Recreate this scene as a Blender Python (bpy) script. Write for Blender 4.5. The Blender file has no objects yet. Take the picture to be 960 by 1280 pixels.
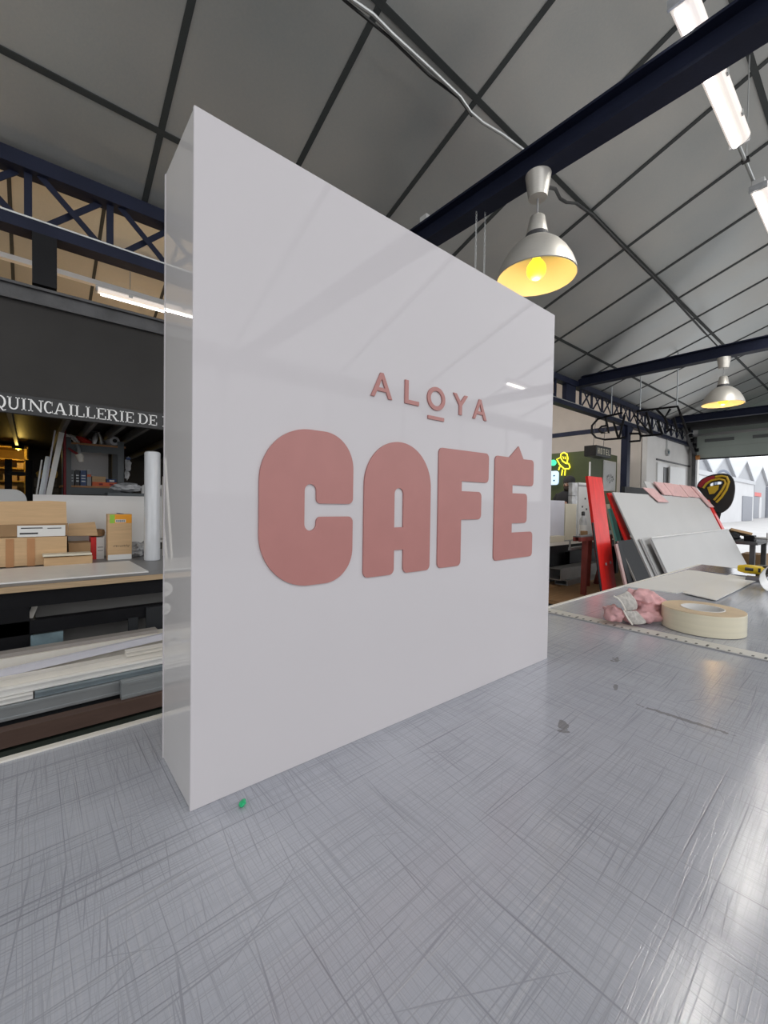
import bpy, bmesh, math, random
from mathutils import Vector, Matrix, Euler, noise
from mathutils.geometry import tessellate_polygon
random.seed(7)
S = bpy.context.scene
COL = S.collection
PI = math.pi

# ---------------------------------------------------------------- camera, world, lights, exposure
cam_d = bpy.data.cameras.new('camera')
cam = bpy.data.objects.new('camera', cam_d); COL.objects.link(cam)
cam_d.sensor_fit = 'VERTICAL'; cam_d.sensor_height = 24.0; cam_d.sensor_width = 18.0
cam_d.lens = 529.278 / 1280 * 24.0
cam_d.clip_start = 0.02; cam_d.clip_end = 400
_yaw, _pit, _rol = 0.874191, -0.0198348, 0.0146852
_f = Vector((math.cos(_yaw)*math.cos(_pit), math.sin(_yaw)*math.cos(_pit), math.sin(_pit)))
_r = Vector((math.sin(_yaw), -math.cos(_yaw), 0)); _u = _r.cross(_f)
_r2 = math.cos(_rol)*_r + math.sin(_rol)*_u; _u2 = _r2.cross(_f)
M = Matrix((_r2, _u2, -_f)).transposed().to_4x4()
M.translation = Vector((-0.1232, -0.4449, 0.3136))
cam.matrix_world = M
S.camera = cam
S.view_settings.view_transform = 'Standard'; S.view_settings.look = 'None'
S.view_settings.gamma = 1.0; S.view_settings.use_curve_mapping = False
S.view_settings.exposure = 0.0

W = bpy.data.worlds.new('overcast_sky'); S.world = W; W.use_nodes = True
bg = W.node_tree.nodes['Background']; bg.inputs[0].default_value = (0.93, 0.96, 1.0, 1); bg.inputs[1].default_value = 2.0
S.cycles.max_bounces = 7; S.cycles.diffuse_bounces = 4; S.cycles.glossy_bounces = 4
S.cycles.sample_clamp_indirect = 4.0; S.cycles.caustics_reflective = False; S.cycles.caustics_refractive = False

def area(name, loc, target, sx, sy, watts, color=(1, 1, 1)):
    d = bpy.data.lights.new(name, 'AREA'); d.shape = 'RECTANGLE'; d.size = sx; d.size_y = sy
    d.energy = watts; d.color = color
    o = bpy.data.objects.new(name, d); COL.objects.link(o); o.location = loc
    o.rotation_euler = (Vector(target)-Vector(loc)).to_track_quat('-Z', 'Y').to_euler()
    return o
# unseen fill lights, added to brighten the hall from behind, above and the left
area('roof_fill', (3.5, -3.55, 2.83), (3.5, -3.55+.343, 2.83-.98), 13.0, 3.2, 215, (0.97, 0.985, 1.0))  # fill under the far slope, added as broad soft light from overhead
area('front_fill', (3.5, -5.36, 1.25), (3.5, 0, 1.25), 13.0, 1.7, 110, (0.97, 0.985, 1.0))  # fill in front of the solid wall, added to light faces turned this way
area('booth_bay_fill', (5.4, 4.2, 3.12), (5.6, 4.2, 0), 4.0, 2.0, 95, (1.0, 0.98, 0.95))  # hidden fill added to brighten the beige walls round the booth
area('left_fill', (-3.95, -1.2, 1.0), (0, -1.2, 1.0), 4.6, 2.0, 60, (0.97, 0.985, 1.0))  # fill added for the light box's left side

# ---------------------------------------------------------------- materials
def mat(name, col, rough=0.5, metal=0.0, var=0.0, vscale=8.0, bump=0.0, bscale=60.0, spec=0.5, coat=0.0, emit=None, es=0.0, stretch=None):
    m = bpy.data.materials.new(name); m.use_nodes = True
    nt = m.node_tree; b = nt.nodes['Principled BSDF']
    b.inputs['Base Color'].default_value = (*col, 1); b.inputs['Roughness'].default_value = rough
    b.inputs['Metallic'].default_value = metal; b.inputs['Specular IOR Level'].default_value = spec
    b.inputs['Coat Weight'].default_value = coat
    if emit: b.inputs['Emission Color'].default_value = (*emit, 1); b.inputs['Emission Strength'].default_value = es
    tc = nt.nodes.new('ShaderNodeTexCoord'); vec = tc.outputs['Object']
    if stretch:
        mp = nt.nodes.new('ShaderNodeMapping'); mp.inputs['Scale'].default_value = stretch
        nt.links.new(vec, mp.inputs['Vector']); vec = mp.outputs['Vector']
    if var > 0:
        n = nt.nodes.new('ShaderNodeTexNoise'); n.inputs['Scale'].default_value = vscale; n.inputs['Detail'].default_value = 6
        nt.links.new(vec, n.inputs['Vector'])
        r = nt.nodes.new('ShaderNodeMapRange'); r.inputs[1].default_value = .3; r.inputs[2].default_value = .7
        r.inputs[3].default_value = 1-var; r.inputs[4].default_value = 1+var
        nt.links.new(n.outputs['Fac'], r.inputs[0])
        mx = nt.nodes.new('ShaderNodeMix'); mx.data_type = 'RGBA'; mx.blend_type = 'MULTIPLY'; mx.inputs[0].default_value = 1
        mx.inputs[6].default_value = (*col, 1); nt.links.new(r.outputs[0], mx.inputs[7]); nt.links.new(mx.outputs[2], b.inputs['Base Color'])
    if bump > 0:
        n2 = nt.nodes.new('ShaderNodeTexNoise'); n2.inputs['Scale'].default_value = bscale; n2.inputs['Detail'].default_value = 5
        nt.links.new(vec, n2.inputs['Vector'])
        bp = nt.nodes.new('ShaderNodeBump'); bp.inputs['Strength'].default_value = bump; bp.inputs['Distance'].default_value = 0.004
        nt.links.new(n2.outputs['Fac'], bp.inputs['Height']); nt.links.new(bp.outputs['Normal'], b.inputs['Normal'])
    return m

MT = {}
def D(name, *a, **k): MT[name] = mat(name, *a, **k)
D('acrylic_white', (0.635, 0.605, 0.622), 0.03, var=0.01, vscale=3, spec=0.15)
D('acrylic_side', (0.66, 0.64, 0.635), 0.015, var=0.01, vscale=3, spec=0.62)
D('letter_pink', (0.455, 0.195, 0.178), 0.42, var=0.03, vscale=30)
D('navy_steel', (0.016, 0.020, 0.043), 0.5, spec=0.2, var=0.15, vscale=6, bump=0.15)
D('black_steel', (0.007, 0.007, 0.009), 0.5, spec=0.2, var=0.2, vscale=8)
D('dark_panel', (0.036, 0.034, 0.033), 0.5, spec=0.2, var=0.12, vscale=3, bump=0.1)
D('sign_black', (0.012, 0.012, 0.014), 0.45, var=0.15)
D('white_print', (0.95, 0.95, 0.96), 0.5, var=0.03)
D('steel_rail', (0.07, 0.07, 0.075), 0.5, var=0.3, vscale=9, bump=0.3)
D('ceiling_seam', (0.045, 0.05, 0.05), 0.6, var=0.1)
D('roof_dark', (0.05, 0.05, 0.05), 0.8, var=0.1)
D('concrete', (0.26, 0.255, 0.25), 0.7, var=0.15, vscale=2, bump=0.2)
D('wall_beige', (0.70, 0.64, 0.585), 0.8, var=0.05, vscale=3, bump=0.2, bscale=40)
D('ruler_steel', (0.64, 0.62, 0.58), 0.4, var=0.05)
D('wall_grey', (0.80, 0.785, 0.77), 0.75, var=0.05, vscale=3, bump=0.2, bscale=40)
D('wall_dark', (0.05, 0.045, 0.04), 0.8, var=0.2, vscale=2)
D('green_paint', (0.075, 0.095, 0.04), 0.55, var=0.08, vscale=4)
D('aluminium', (0.72, 0.72, 0.72), 0.32, 0.95, var=0.06, vscale=20, stretch=(1, 1, 30))
D('brushed_shade', (0.74, 0.71, 0.66), 0.42, 0.55, var=0.05, vscale=20, stretch=(1, 1, 25))
D('shade_lining', (0.86, 0.80, 0.66), 0.5, var=0.02)
D('bulb_glass', (1, 0.85, 0.3), 0.3, emit=(1.0, 0.78, 0.02), es=1.5, var=0.01)
D('tube_diffuser', (0.9, 0.88, 0.82), 0.4, emit=(1.0, 0.93, 0.80), es=2.0, var=0.01)
D('tube_lens', (0.85, 0.82, 0.78), 0.3, emit=(1.0, 0.88, 0.80), es=0.55, var=0.01)
D('tube_lamp', (0.9, 0.88, 0.82), 0.4, emit=(1.0, 0.97, 0.90), es=7.0, var=0.01)
D('white_plastic', (0.80, 0.80, 0.79), 0.35, var=0.02)
D('grey_plastic', (0.35, 0.35, 0.36), 0.45, var=0.05)
D('black_plastic', (0.015, 0.015, 0.016), 0.4, var=0.1)
D('white_board', (0.57, 0.57, 0.575), 0.5, spec=0.3, var=0.03, vscale=2)
D('white_sheet', (0.80, 0.795, 0.775), 0.35, var=0.02)
D('cream_board', (0.74, 0.69, 0.56), 0.5, var=0.03)
D('cardboard', (0.64, 0.43, 0.24), 0.75, var=0.08, vscale=6, stretch=(1, 1, 12), bump=0.05)
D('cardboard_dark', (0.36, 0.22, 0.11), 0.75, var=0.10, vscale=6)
D('plywood', (0.50, 0.36, 0.22), 0.6, var=0.2, vscale=10, stretch=(1, 8, 40))
D('bench_grey', (0.22, 0.22, 0.23), 0.4, var=0.06, vscale=4)
D('bench_panel', (0.19, 0.185, 0.18), 0.5, var=0.06, vscale=3)
D('bluegrey_metal', (0.19, 0.27, 0.31), 0.45, var=0.3, vscale=14, metal=0.3)
D('profile_white', (0.88, 0.87, 0.85), 0.3, var=0.03)
D('profile_cream', (0.84, 0.80, 0.73), 0.4, var=0.03)
D('profile_lavender', (0.68, 0.68, 0.76), 0.35, var=0.03)
D('profile_blue', (0.30, 0.36, 0.40), 0.4, metal=0.4, var=0.12, vscale=12)
D('profile_grey', (0.45, 0.48, 0.50), 0.35, metal=0.5, var=0.05)
D('brown_beam', (0.115, 0.07, 0.055), 0.55, var=0.15, vscale=4, stretch=(1, 6, 6))
D('green_beam', (0.03, 0.04, 0.032), 0.5, var=0.2)
D('shelf_grey', (0.11, 0.125, 0.135), 0.45, var=0.08)
D('orange_board', (0.50, 0.25, 0.11), 0.6, var=0.1)
D('red_paint', (0.82, 0.024, 0.020), 0.38, var=0.12, vscale=5, stretch=(6, 6, 1), bump=0.1)
D('red_dark', (0.25, 0.012, 0.02), 0.5, var=0.1)
D('turquoise', (0.22, 0.82, 0.74), 0.45, var=0.03)
D('maroon', (0.10, 0.018, 0.03), 0.5, var=0.08)
D('charcoal', (0.029, 0.031, 0.035), 0.6, spec=0.2, var=0.08, vscale=4)
D('dusty_pink', (0.50, 0.33, 0.32), 0.6, var=0.08)
D('rust_red', (0.26, 0.055, 0.045), 0.6, var=0.2, vscale=12)
D('pink_card', (0.72, 0.46, 0.46), 0.65, var=0.08, vscale=20)
D('glove_pink', (0.74, 0.42, 0.43), 0.9, var=0.12, vscale=60, bump=0.5, bscale=300)
D('glove_knit', (0.55, 0.52, 0.49), 0.95, var=0.25, vscale=120, bump=0.8, bscale=500)
D('tape_side', (0.78, 0.72, 0.55), 0.35, var=0.05, vscale=3, stretch=(1, 1, 30), coat=0.3)
D('tape_edge', (0.64, 0.49, 0.32), 0.55, var=0.10, vscale=14, bump=0.1)
D('tape_core', (0.80, 0.79, 0.77), 0.6, var=0.03)
D('drill_yellow', (0.80, 0.55, 0.02), 0.4, var=0.04)
D('smoke_sheet', (0.17, 0.16, 0.18), 0.12, var=0.05)
D('taupe_strip', (0.36, 0.33, 0.31), 0.5, var=0.06)
D('wood_plank', (0.42, 0.25, 0.12), 0.55, var=0.15, vscale=6, stretch=(1, 8, 8))
D('timber_old', (0.10, 0.085, 0.065), 0.8, var=0.25, vscale=8, stretch=(1, 8, 8))
D('film_roll', (0.70, 0.72, 0.76), 0.25, var=0.06, vscale=9, stretch=(8, 8, 1), coat=0.4)
D('clear_plastic', (0.55, 0.56, 0.58), 0.15, var=0.3, vscale=14, bump=0.6, bscale=18)
D('twine', (0.36, 0.22, 0.11), 0.9, var=0.2, vscale=60, bump=0.8, bscale=90)
D('box_blue', (0.03, 0.07, 0.20), 0.45, var=0.1)
D('box_black', (0.02, 0.025, 0.035), 0.45, var=0.1)
D('box_orange', (0.75, 0.13, 0.03), 0.45, var=0.05)
D('panel_white', (0.80, 0.79, 0.78), 0.4, var=0.02)
D('label_white', (0.82, 0.82, 0.81), 0.5, var=0.02)
D('label_orange', (0.90, 0.36, 0.015), 0.5, var=0.03)
D('label_green', (0.32, 0.60, 0.06), 0.5, var=0.03)
D('red_cloth', (0.62, 0.05, 0.035), 0.85, var=0.15, vscale=20)
D('skin', (0.50, 0.29, 0.21), 0.55, var=0.05)
D('beard', (0.035, 0.022, 0.018), 0.8, var=0.2, vscale=60)
D('beanie', (0.035, 0.034, 0.036), 0.9, var=0.15, vscale=80, bump=0.4)
D('shirt_black', (0.015, 0.015, 0.018), 0.85, var=0.1)
D('eye_white', (0.7, 0.68, 0.65), 0.3, var=0.01)
D('neon_yellow', (0.9, 0.85, 0.1), 0.4, emit=(1.0, 0.86, 0.02), es=1.3, var=0.01)
D('neon_green', (0.1, 0.8, 0.45), 0.4, emit=(0.05, 0.85, 0.42), es=1.0, var=0.01)
D('neon_ice', (0.6, 0.75, 0.9), 0.4, emit=(0.55, 0.74, 0.95), es=0.9, var=0.01)
D('hotel_digit', (0.45, 0.43, 0.36), 0.5, emit=(0.35, 0.33, 0.26), es=0.25, var=0.01)
D('poster_white', (0.60, 0.61, 0.61), 0.5, var=0.02)
D('poster_ink', (0.16, 0.17, 0.18), 0.6, var=0.3, vscale=40)
D('door_white', (0.74, 0.74, 0.735), 0.4, var=0.02)
D('dock_panel', (0.40, 0.45, 0.41), 0.45, var=0.04, vscale=3)
D('slot_glass', (0.16, 0.17, 0.17), 0.2, var=0.05)
D('rubber', (0.018, 0.018, 0.020), 0.75, var=0.15)
D('oval_gold', (0.55, 0.36, 0.02), 0.4, var=0.05)
D('oval_red', (0.33, 0.015, 0.03), 0.45, var=0.05)
D('asphalt', (0.46, 0.45, 0.44), 0.85, var=0.06, vscale=.7)
D('shed_grey', (0.42, 0.43, 0.45), 0.8, var=0.04, vscale=.6)
D('shed_pale', (0.62, 0.62, 0.63), 0.8, var=0.04, vscale=.6)
D('shed_roof', (0.52, 0.53, 0.55), 0.7, var=0.05, vscale=.6)
D('shed_red', (0.62, 0.13, 0.12), 0.6, var=0.05)
D('shed_door', (0.24, 0.25, 0.28), 0.6, var=0.05)
D('emblem_blue', (0.07, 0.10, 0.16), 0.5, var=0.03)
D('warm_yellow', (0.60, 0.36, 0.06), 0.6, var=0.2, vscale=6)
D('galv', (0.55, 0.56, 0.56), 0.4, 0.8, var=0.08)
D('amber', (0.55, 0.22, 0.06), 0.4, var=0.05)
D('green_bit', (0.02, 0.50, 0.20), 0.3, var=0.2, vscale=200)
D('mirror_bit', (0.74, 0.73, 0.71), 0.35, var=0.02)

def ceiling_mat():
    m = mat('ceiling_foil', (0.50, 0.505, 0.49), 0.36, 0.60)
    nt = m.node_tree; b = nt.nodes['Principled BSDF']
    gm = nt.nodes.new('ShaderNodeNewGeometry')
    n = nt.nodes.new('ShaderNodeTexNoise'); n.inputs['Scale'].default_value = 1.3; n.inputs['Detail'].default_value = 3
    nt.links.new(gm.outputs['Position'], n.inputs['Vector'])
    v = nt.nodes.new('ShaderNodeTexNoise'); v.inputs['Scale'].default_value = 90; v.inputs['Detail'].default_value = 3
    nt.links.new(gm.outputs['Position'], v.inputs['Vector'])
    a = nt.nodes.new('ShaderNodeMath'); a.operation = 'MULTIPLY_ADD'; a.inputs[1].default_value = 0.25
    nt.links.new(v.outputs['Fac'], a.inputs[0]); nt.links.new(n.outputs['Fac'], a.inputs[2])
    r = nt.nodes.new('ShaderNodeMapRange'); r.inputs[1].default_value = .4; r.inputs[2].default_value = .85; r.inputs[3].default_value = .28; r.inputs[4].default_value = .46
    nt.links.new(a.outputs[0], r.inputs[0]); nt.links.new(r.outputs[0], b.inputs['Roughness'])
    c = nt.nodes.new('ShaderNodeValToRGB'); c.color_ramp.elements[0].position = .35; c.color_ramp.elements[1].position = .9
    c.color_ramp.elements[0].color = (0.52, 0.55, 0.55, 1); c.color_ramp.elements[1].color = (0.69, 0.67, 0.63, 1)
    nt.links.new(a.outputs[0], c.inputs[0]); nt.links.new(c.outputs[0], b.inputs['Base Color'])
    bp = nt.nodes.new('ShaderNodeBump'); bp.inputs['Strength'].default_value = .12; bp.inputs['Distance'].default_value = .004
    nt.links.new(v.outputs['Fac'], bp.inputs['Height']); nt.links.new(bp.outputs[0], b.inputs['Normal'])
    return m
MT['ceiling_foil'] = ceiling_mat()

def table_mat():
    """grey cutting-mat laminate, cross-hatched with knife scratches, and two worn stains"""
    m = mat('cutting_mat', (0.3, 0.3, 0.33), 0.36)
    nt = m.node_tree; b = nt.nodes['Principled BSDF']; L = nt.links
    gm = nt.nodes.new('ShaderNodeNewGeometry'); pos = gm.outputs['Position']
    def math_(op, a, bb, c=None):
        n = nt.nodes.new('ShaderNodeMath'); n.operation = op
        for i, q in enumerate((a, bb, c)):
            if q is None: continue
            if isinstance(q, (int, float)): n.inputs[i].default_value = q
            else: L.new(q, n.inputs[i])
        return n.outputs[0]
    def lines(ang, along, across, lo, hi, seed, detail=2.0):
        mp = nt.nodes.new('ShaderNodeMapping'); mp.vector_type = 'TEXTURE'
        mp.inputs['Rotation'].default_value = (0, 0, ang); mp.inputs['Location'].default_value = (seed, seed*1.7, 0)
        mp.inputs['Scale'].default_value = (1/along, 1/across, 1)
        L.new(pos, mp.inputs['Vector'])
        n = nt.nodes.new('ShaderNodeTexNoise'); n.inputs['Scale'].default_value = 1; n.inputs['Detail'].default_value = detail
        L.new(mp.outputs[0], n.inputs['Vector'])
        r = nt.nodes.new('ShaderNodeMapRange'); r.inputs[1].default_value = lo; r.inputs[2].default_value = hi
        L.new(n.outputs['Fac'], r.inputs[0]); return r.outputs[0]
    big = nt.nodes.new('ShaderNodeTexNoise'); big.inputs['Scale'].default_value = 6; big.inputs['Detail'].default_value = 4
    L.new(pos, big.inputs['Vector'])
    dark = None
    for (ang, al, ac, lo, hi, sd, w) in ((0.02, 7.0, 620, .52, .74, 1.3, .50), (PI/2+.01, 7.0, 680, .52, .74, 4.1, .55), (0.09, 6, 420, .60, .70, 7.7, .55), (PI/2-.13, 6, 450, .60, .70, 9.2, .55),
                                   (0.02, 2.2, 330, .64, .72, 13.3, .75), (PI/2, 2.2, 330, .64, .72, 14.1, .75), (0.55, 4, 240, .71, .74, 2.9, .45), (-0.5, 4, 240, .71, .74, 5.5, .45)):
        s = math_('MULTIPLY', lines(ang, al, ac, lo, hi, sd), w)
        dark = s if dark is None else math_('MAXIMUM', dark, s)
    light = None
    for (ang, al, ac, lo, hi, sd, w) in ((0.0, 6, 800, .54, .74, 21.3, .8), (PI/2, 6, 800, .54, .74, 24.1, .8), (0.05, 5, 330, .67, .72, 27.7, 1.0), (PI/2+.08, 5, 330, .67, .72, 29, 1.0)):
        s = math_('MULTIPLY', lines(ang, al, ac, lo, hi, sd), w)
        light = s if light is None else math_('MAXIMUM', light, s)
    ramp = nt.nodes.new('ShaderNodeValToRGB'); e = ramp.color_ramp.elements
    e[0].position = .3; e[0].color = (0.430, 0.445, 0.500, 1); e[1].position = .7; e[1].color = (0.490, 0.505, 0.560, 1)
    L.new(big.outputs['Fac'], ramp.inputs[0])
    def mix(fac, a, col):
        n = nt.nodes.new('ShaderNodeMix'); n.data_type = 'RGBA'; L.new(fac, n.inputs[0]); L.new(a, n.inputs[6]); n.inputs[7].default_value = (*col, 1); return n.outputs[2]
    c = mix(math_('MULTIPLY', light, .55), ramp.outputs[0], (0.56, 0.56, 0.58))
    c = mix(math_('MULTIPLY', dark, .72), c, (0.13, 0.13, 0.15))
    # stains: distance fields roughened by noise
    fine = nt.nodes.new('ShaderNodeTexNoise'); fine.inputs['Scale'].default_value = 130; fine.inputs['Detail'].default_value = 3
    L.new(pos, fine.inputs['Vector'])
    sep = nt.nodes.new('ShaderNodeSeparateXYZ'); L.new(pos, sep.inputs[0])
    def blot(x, y, ang, lx, ly, thr):
        dx = math_('SUBTRACT', sep.outputs[0], x); dy = math_('SUBTRACT', sep.outputs[1], y)
        u_ = math_('ADD', math_('MULTIPLY', dx, math.cos(ang)/lx), math_('MULTIPLY', dy, math.sin(ang)/lx))
        v_ = math_('ADD', math_('MULTIPLY', dx, -math.sin(ang)/ly), math_('MULTIPLY', dy, math.cos(ang)/ly))
        d = math_('ADD', math_('MULTIPLY', u_, u_), math_('MULTIPLY', v_, v_))
        d = math_('ADD', d, math_('MULTIPLY', math_('SUBTRACT', fine.outputs['Fac'], .5), 2.2))
        return math_('LESS_THAN', d, thr)
    st = blot(.462, -.152, .55, .017, .008, .75)
    for a in ((.447, -.160, -1.0, .010, .005, .7), (.62, -.255, -1.52, .075, .006, .62), (.66, -.145, .3, .02, .006, .4), (.80, -.09, .2, .03, .012, .25)):
        st = math_('MAXIMUM', st, blot(*a))
    c = mix(math_('MULTIPLY', st, .6), c, (0.15, 0.14, 0.13))
    L.new(c, b.inputs['Base Color'])
    rr = nt.nodes.new('ShaderNodeMapRange'); rr.inputs[3].default_value = .11; rr.inputs[4].default_value = .18
    L.new(big.outputs['Fac'], rr.inputs[0]); L.new(rr.outputs[0], b.inputs['Roughness'])
    bp = nt.nodes.new('ShaderNodeBump'); bp.inputs['Strength'].default_value = .09; bp.inputs['Distance'].default_value = .0006
    L.new(math_('SUBTRACT', math_('MULTIPLY', light, .5), dark), bp.inputs['Height']); L.new(bp.outputs[0], b.inputs['Normal'])
    return m
MT['cutting_mat'] = table_mat()

# ---------------------------------------------------------------- helpers
BASE = {}
def world_base(o):
    return BASE.get(o.name, Vector((0, 0, 0)))

def tag(o, label=None, cat=None, group=None, kind=None):
    if label: o['label'] = label
    if cat: o['category'] = cat
    if group: o['group'] = group
    if kind: o['kind'] = kind
    return o

def thing(name, label, cat, loc=(0, 0, 0), group=None, kind=None):
    o = bpy.data.objects.new(name, None); COL.objects.link(o); o.location = loc
    o.empty_display_size = .05
    BASE[o.name] = Vector(loc)
    return tag(o, label, cat, group, kind)

class MB:
    """collects shapes in world coordinates; build() links them as ONE mesh object"""
    def __init__(s): s.v = []; s.f = []; s.sm = []; s.T = Matrix.Identity(4)
    def add(s, vs, fs, smooth=False):
        n = len(s.v); s.v += [s.T @ Vector(p) for p in vs]
        s.f += [tuple(i+n for i in q) for q in fs]; s.sm += [smooth]*len(fs); return s
    def box(s, x0, x1, y0, y1, z0, z1):
        vs = [(x, y, z) for z in (z0, z1) for y in (y0, y1) for x in (x0, x1)]
        return s.add(vs, [(0, 2, 3, 1), (4, 5, 7, 6), (0, 1, 5, 4), (2, 6, 7, 3), (0, 4, 6, 2), (1, 3, 7, 5)])
    def cbox(s, c, d, R=None):
        T = s.T; m = Matrix.Translation(c)
        if R is not None: m = m @ R.to_matrix().to_4x4()
        s.T = T @ m; s.box(-d[0]/2, d[0]/2, -d[1]/2, d[1]/2, -d[2]/2, d[2]/2); s.T = T; return s
    def bar(s, a, b, w, h, up=(0, 0, 1)):
        a = Vector(a); b = Vector(b); d = (b-a); L = d.length; d.normalize(); up = Vector(up)
        if abs(d.dot(up)) > .99: up = Vector((1, 0, 0))
        x = d.cross(up).normalized(); y = x.cross(d).normalized()
        vs = [p + x*sx*w/2 + y*sy*h/2 for p in (a, b) for sx, sy in ((-1, -1), (1, -1), (1, 1), (-1, 1))]
        return s.add(vs, [(0, 1, 2, 3), (7, 6, 5, 4), (0, 4, 5, 1), (1, 5, 6, 2), (2, 6, 7, 3), (3, 7, 4, 0)])
    def tube(s, pts, r, n=8, closed=False, caps=True):
        P = [Vector(p) for p in pts]; N = len(P); vs = []; fs = []
        rs = r if isinstance(r, (list, tuple)) else [r]*N
        ref = None
        for i, p in enumerate(P):
            a = P[(i-1) % N] if (closed or i > 0) else p; c = P[(i+1) % N] if (closed or i < N-1) else p
            d = (c-a).normalized()
            if ref is None:
                ref = Vector((0, 0, 1)) if abs(d.z) < .9 else Vector((1, 0, 0))
            x = d.cross(ref)
            if x.length < 1e-4: x = d.cross(Vector((0.3, 1, .2)))
            x.normalize(); y = x.cross(d).normalized(); ref = y
            vs += [p + (x*math.cos(2*PI*k/n) + y*math.sin(2*PI*k/n))*rs[i] for k in range(n)]
        m = N if closed else N-1
        for i in range(m):
            for k in range(n):
                fs.append((i*n+k, i*n+(k+1) % n, ((i+1) % N)*n+(k+1) % n, ((i+1) % N)*n+k))
        if caps and not closed: fs += [tuple(range(n))[::-1], tuple(range((N-1)*n, N*n))]
        return s.add(vs, fs, True)
    def lathe(s, prof, c, n=32, cap=True):
        vs = []; fs = []; N = len(prof)
        for (r, z) in prof:
            vs += [(c[0]+r*math.cos(2*PI*k/n), c[1]+r*math.sin(2*PI*k/n), c[2]+z) for k in range(n)]
        for i in range(N-1):
            for k in range(n): fs.append((i*n+k, i*n+(k+1) % n, (i+1)*n+(k+1) % n, (i+1)*n+k))
        if cap: fs += [tuple(range(n))[::-1], tuple(range((N-1)*n, N*n))]
        return s.add(vs, fs, True)
    def ring(s, prof, c, n=48):
        """closed profile revolved"""
        vs = []; fs = []; N = len(prof)
        for (r, z) in prof: vs += [(c[0]+r*math.cos(2*PI*k/n), c[1]+r*math.sin(2*PI*k/n), c[2]+z) for k in range(n)]
        for i in range(N):
            j = (i+1) % N
            for k in range(n): fs.append((i*n+k, i*n+(k+1) % n, j*n+(k+1) % n, j*n+k))
        return s.add(vs, fs, True)
    def prism(s, loops, o, ax, ay, depth):
        """2-D loops (outer then holes) on the plane o + u*ax + v*ay, pushed out along ax x ay by depth"""
        o = Vector(o); ax = Vector(ax); ay = Vector(ay); nn = ax.cross(ay).normalized()*depth
        flat = [p for l in loops for p in l]; tri = tessellate_polygon([[Vector((p[0], p[1], 0)) for p in l] for l in loops])
        n = len(flat); vs = [o+ax*p[0]+ay*p[1] for p in flat]; vs += [v+nn for v in vs]
        fs = []
        for t in tri: fs += [tuple(t), tuple(i+n for i in t)[::-1]]
        b = 0
        for l in loops:
            m = len(l)
            for i in range(m): fs.append((b+i, b+(i+1) % m, b+(i+1) % m+n, b+i+n))
            b += m
        return s.add(vs, fs)
    def blob(s, c, r, seed=0, amp=.15, freq=3.0, sub=3, R=None):
        bm = bmesh.new(); bmesh.ops.create_icosphere(bm, subdivisions=sub, radius=1)
        vs = []
        for v in bm.verts:
            k = 1+amp*noise.noise(v.co*freq+Vector((seed*3.1, seed*1.7, seed)))
            q = Vector((v.co.x*r[0]*k, v.co.y*r[1]*k, v.co.z*r[2]*k))
            if R is not None: q = R.to_matrix() @ q
            vs.append(q+Vector(c))
        fs = [tuple(v.index for v in f.verts) for f in bm.faces]; bm.free()
        return s.add(vs, fs, True)
    def build(s, name, m, parent=None, bevel=0.0, local=False, label=None, cat=None, group=None, kind=None, base=None, angle=True):
        me = bpy.data.meshes.new(name)
        off = Vector((0, 0, 0))
        if parent is not None:
            if not local: off = world_base(parent)
        elif not local:
            if base is not None: off = Vector(base)
            else:
                xs = [v.x for v in s.v]; ys = [v.y for v in s.v]; zs = [v.z for v in s.v]
                off = Vector(((min(xs)+max(xs))/2, (min(ys)+max(ys))/2, min(zs)))
        me.from_pydata([v-off for v in s.v], [], s.f); me.update()
        bm = bmesh.new(); bm.from_mesh(me); bmesh.ops.recalc_face_normals(bm, faces=bm.faces)
        bm.to_mesh(me); bm.free()
        for p, q in zip(me.polygons, s.sm): p.use_smooth = q
        if any(s.sm):
            try: me.set_sharp_from_angle(angle=math.radians(40))
            except Exception: pass
        me.materials.append(MT[m] if isinstance(m, str) else m)
        o = bpy.data.objects.new(name, me); COL.objects.link(o)
        if parent is not None:
            o.parent = parent; BASE[o.name] = world_base(parent)
        else:
            o.location = off; BASE[o.name] = off
        if bevel > 0:
            bv = o.modifiers.new('edge', 'BEVEL'); bv.width = bevel; bv.segments = 2; bv.limit_method = 'ANGLE'
        return tag(o, label, cat, group, kind)

def box(name, m, x0, x1, y0, y1, z0, z1, parent=None, **k):
    return MB().box(x0, x1, y0, y1, z0, z1).build(name, m, parent, **k)

def rpoly(pts, n=6):
    """pts: (x, y, radius); fillets every corner"""
    out = []; N = len(pts)
    for i, (x, y, r) in enumerate(pts):
        p = Vector((x, y)); a = Vector(pts[i-1][:2]); c = Vector(pts[(i+1) % N][:2])
        if r <= 0: out.append((x, y)); continue
        d1 = (a-p).normalized(); d2 = (c-p).normalized(); ang = d1.angle(d2)
        t = min(r/math.tan(ang/2), (a-p).length*.5, (c-p).length*.5); rr = t*math.tan(ang/2)
        ctr = p+(d1+d2).normalized()*(rr/math.sin(ang/2)); s0 = p+d1*t; e0 = p+d2*t
        a0 = math.atan2(*(s0-ctr).yx); a1 = math.atan2(*(e0-ctr).yx); da = (a1-a0+PI) % (2*PI)-PI
        steps = n if r < .02 else 18
        for k in range(steps+1):
            th = a0+da*k/steps; out.append((ctr.x+rr*math.cos(th), ctr.y+rr*math.sin(th)))
    return out

def dup(o, loc, label=None):
    """copy a thing with its parts and sub-parts"""
    c = o.copy(); COL.objects.link(c); c.location = loc
    if label: c['label'] = label
    def rec(src, dst):
        for ch in list(src.children):
            q = ch.copy(); COL.objects.link(q); q.parent = dst; rec(ch, q)
    rec(o, c); return c

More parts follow.
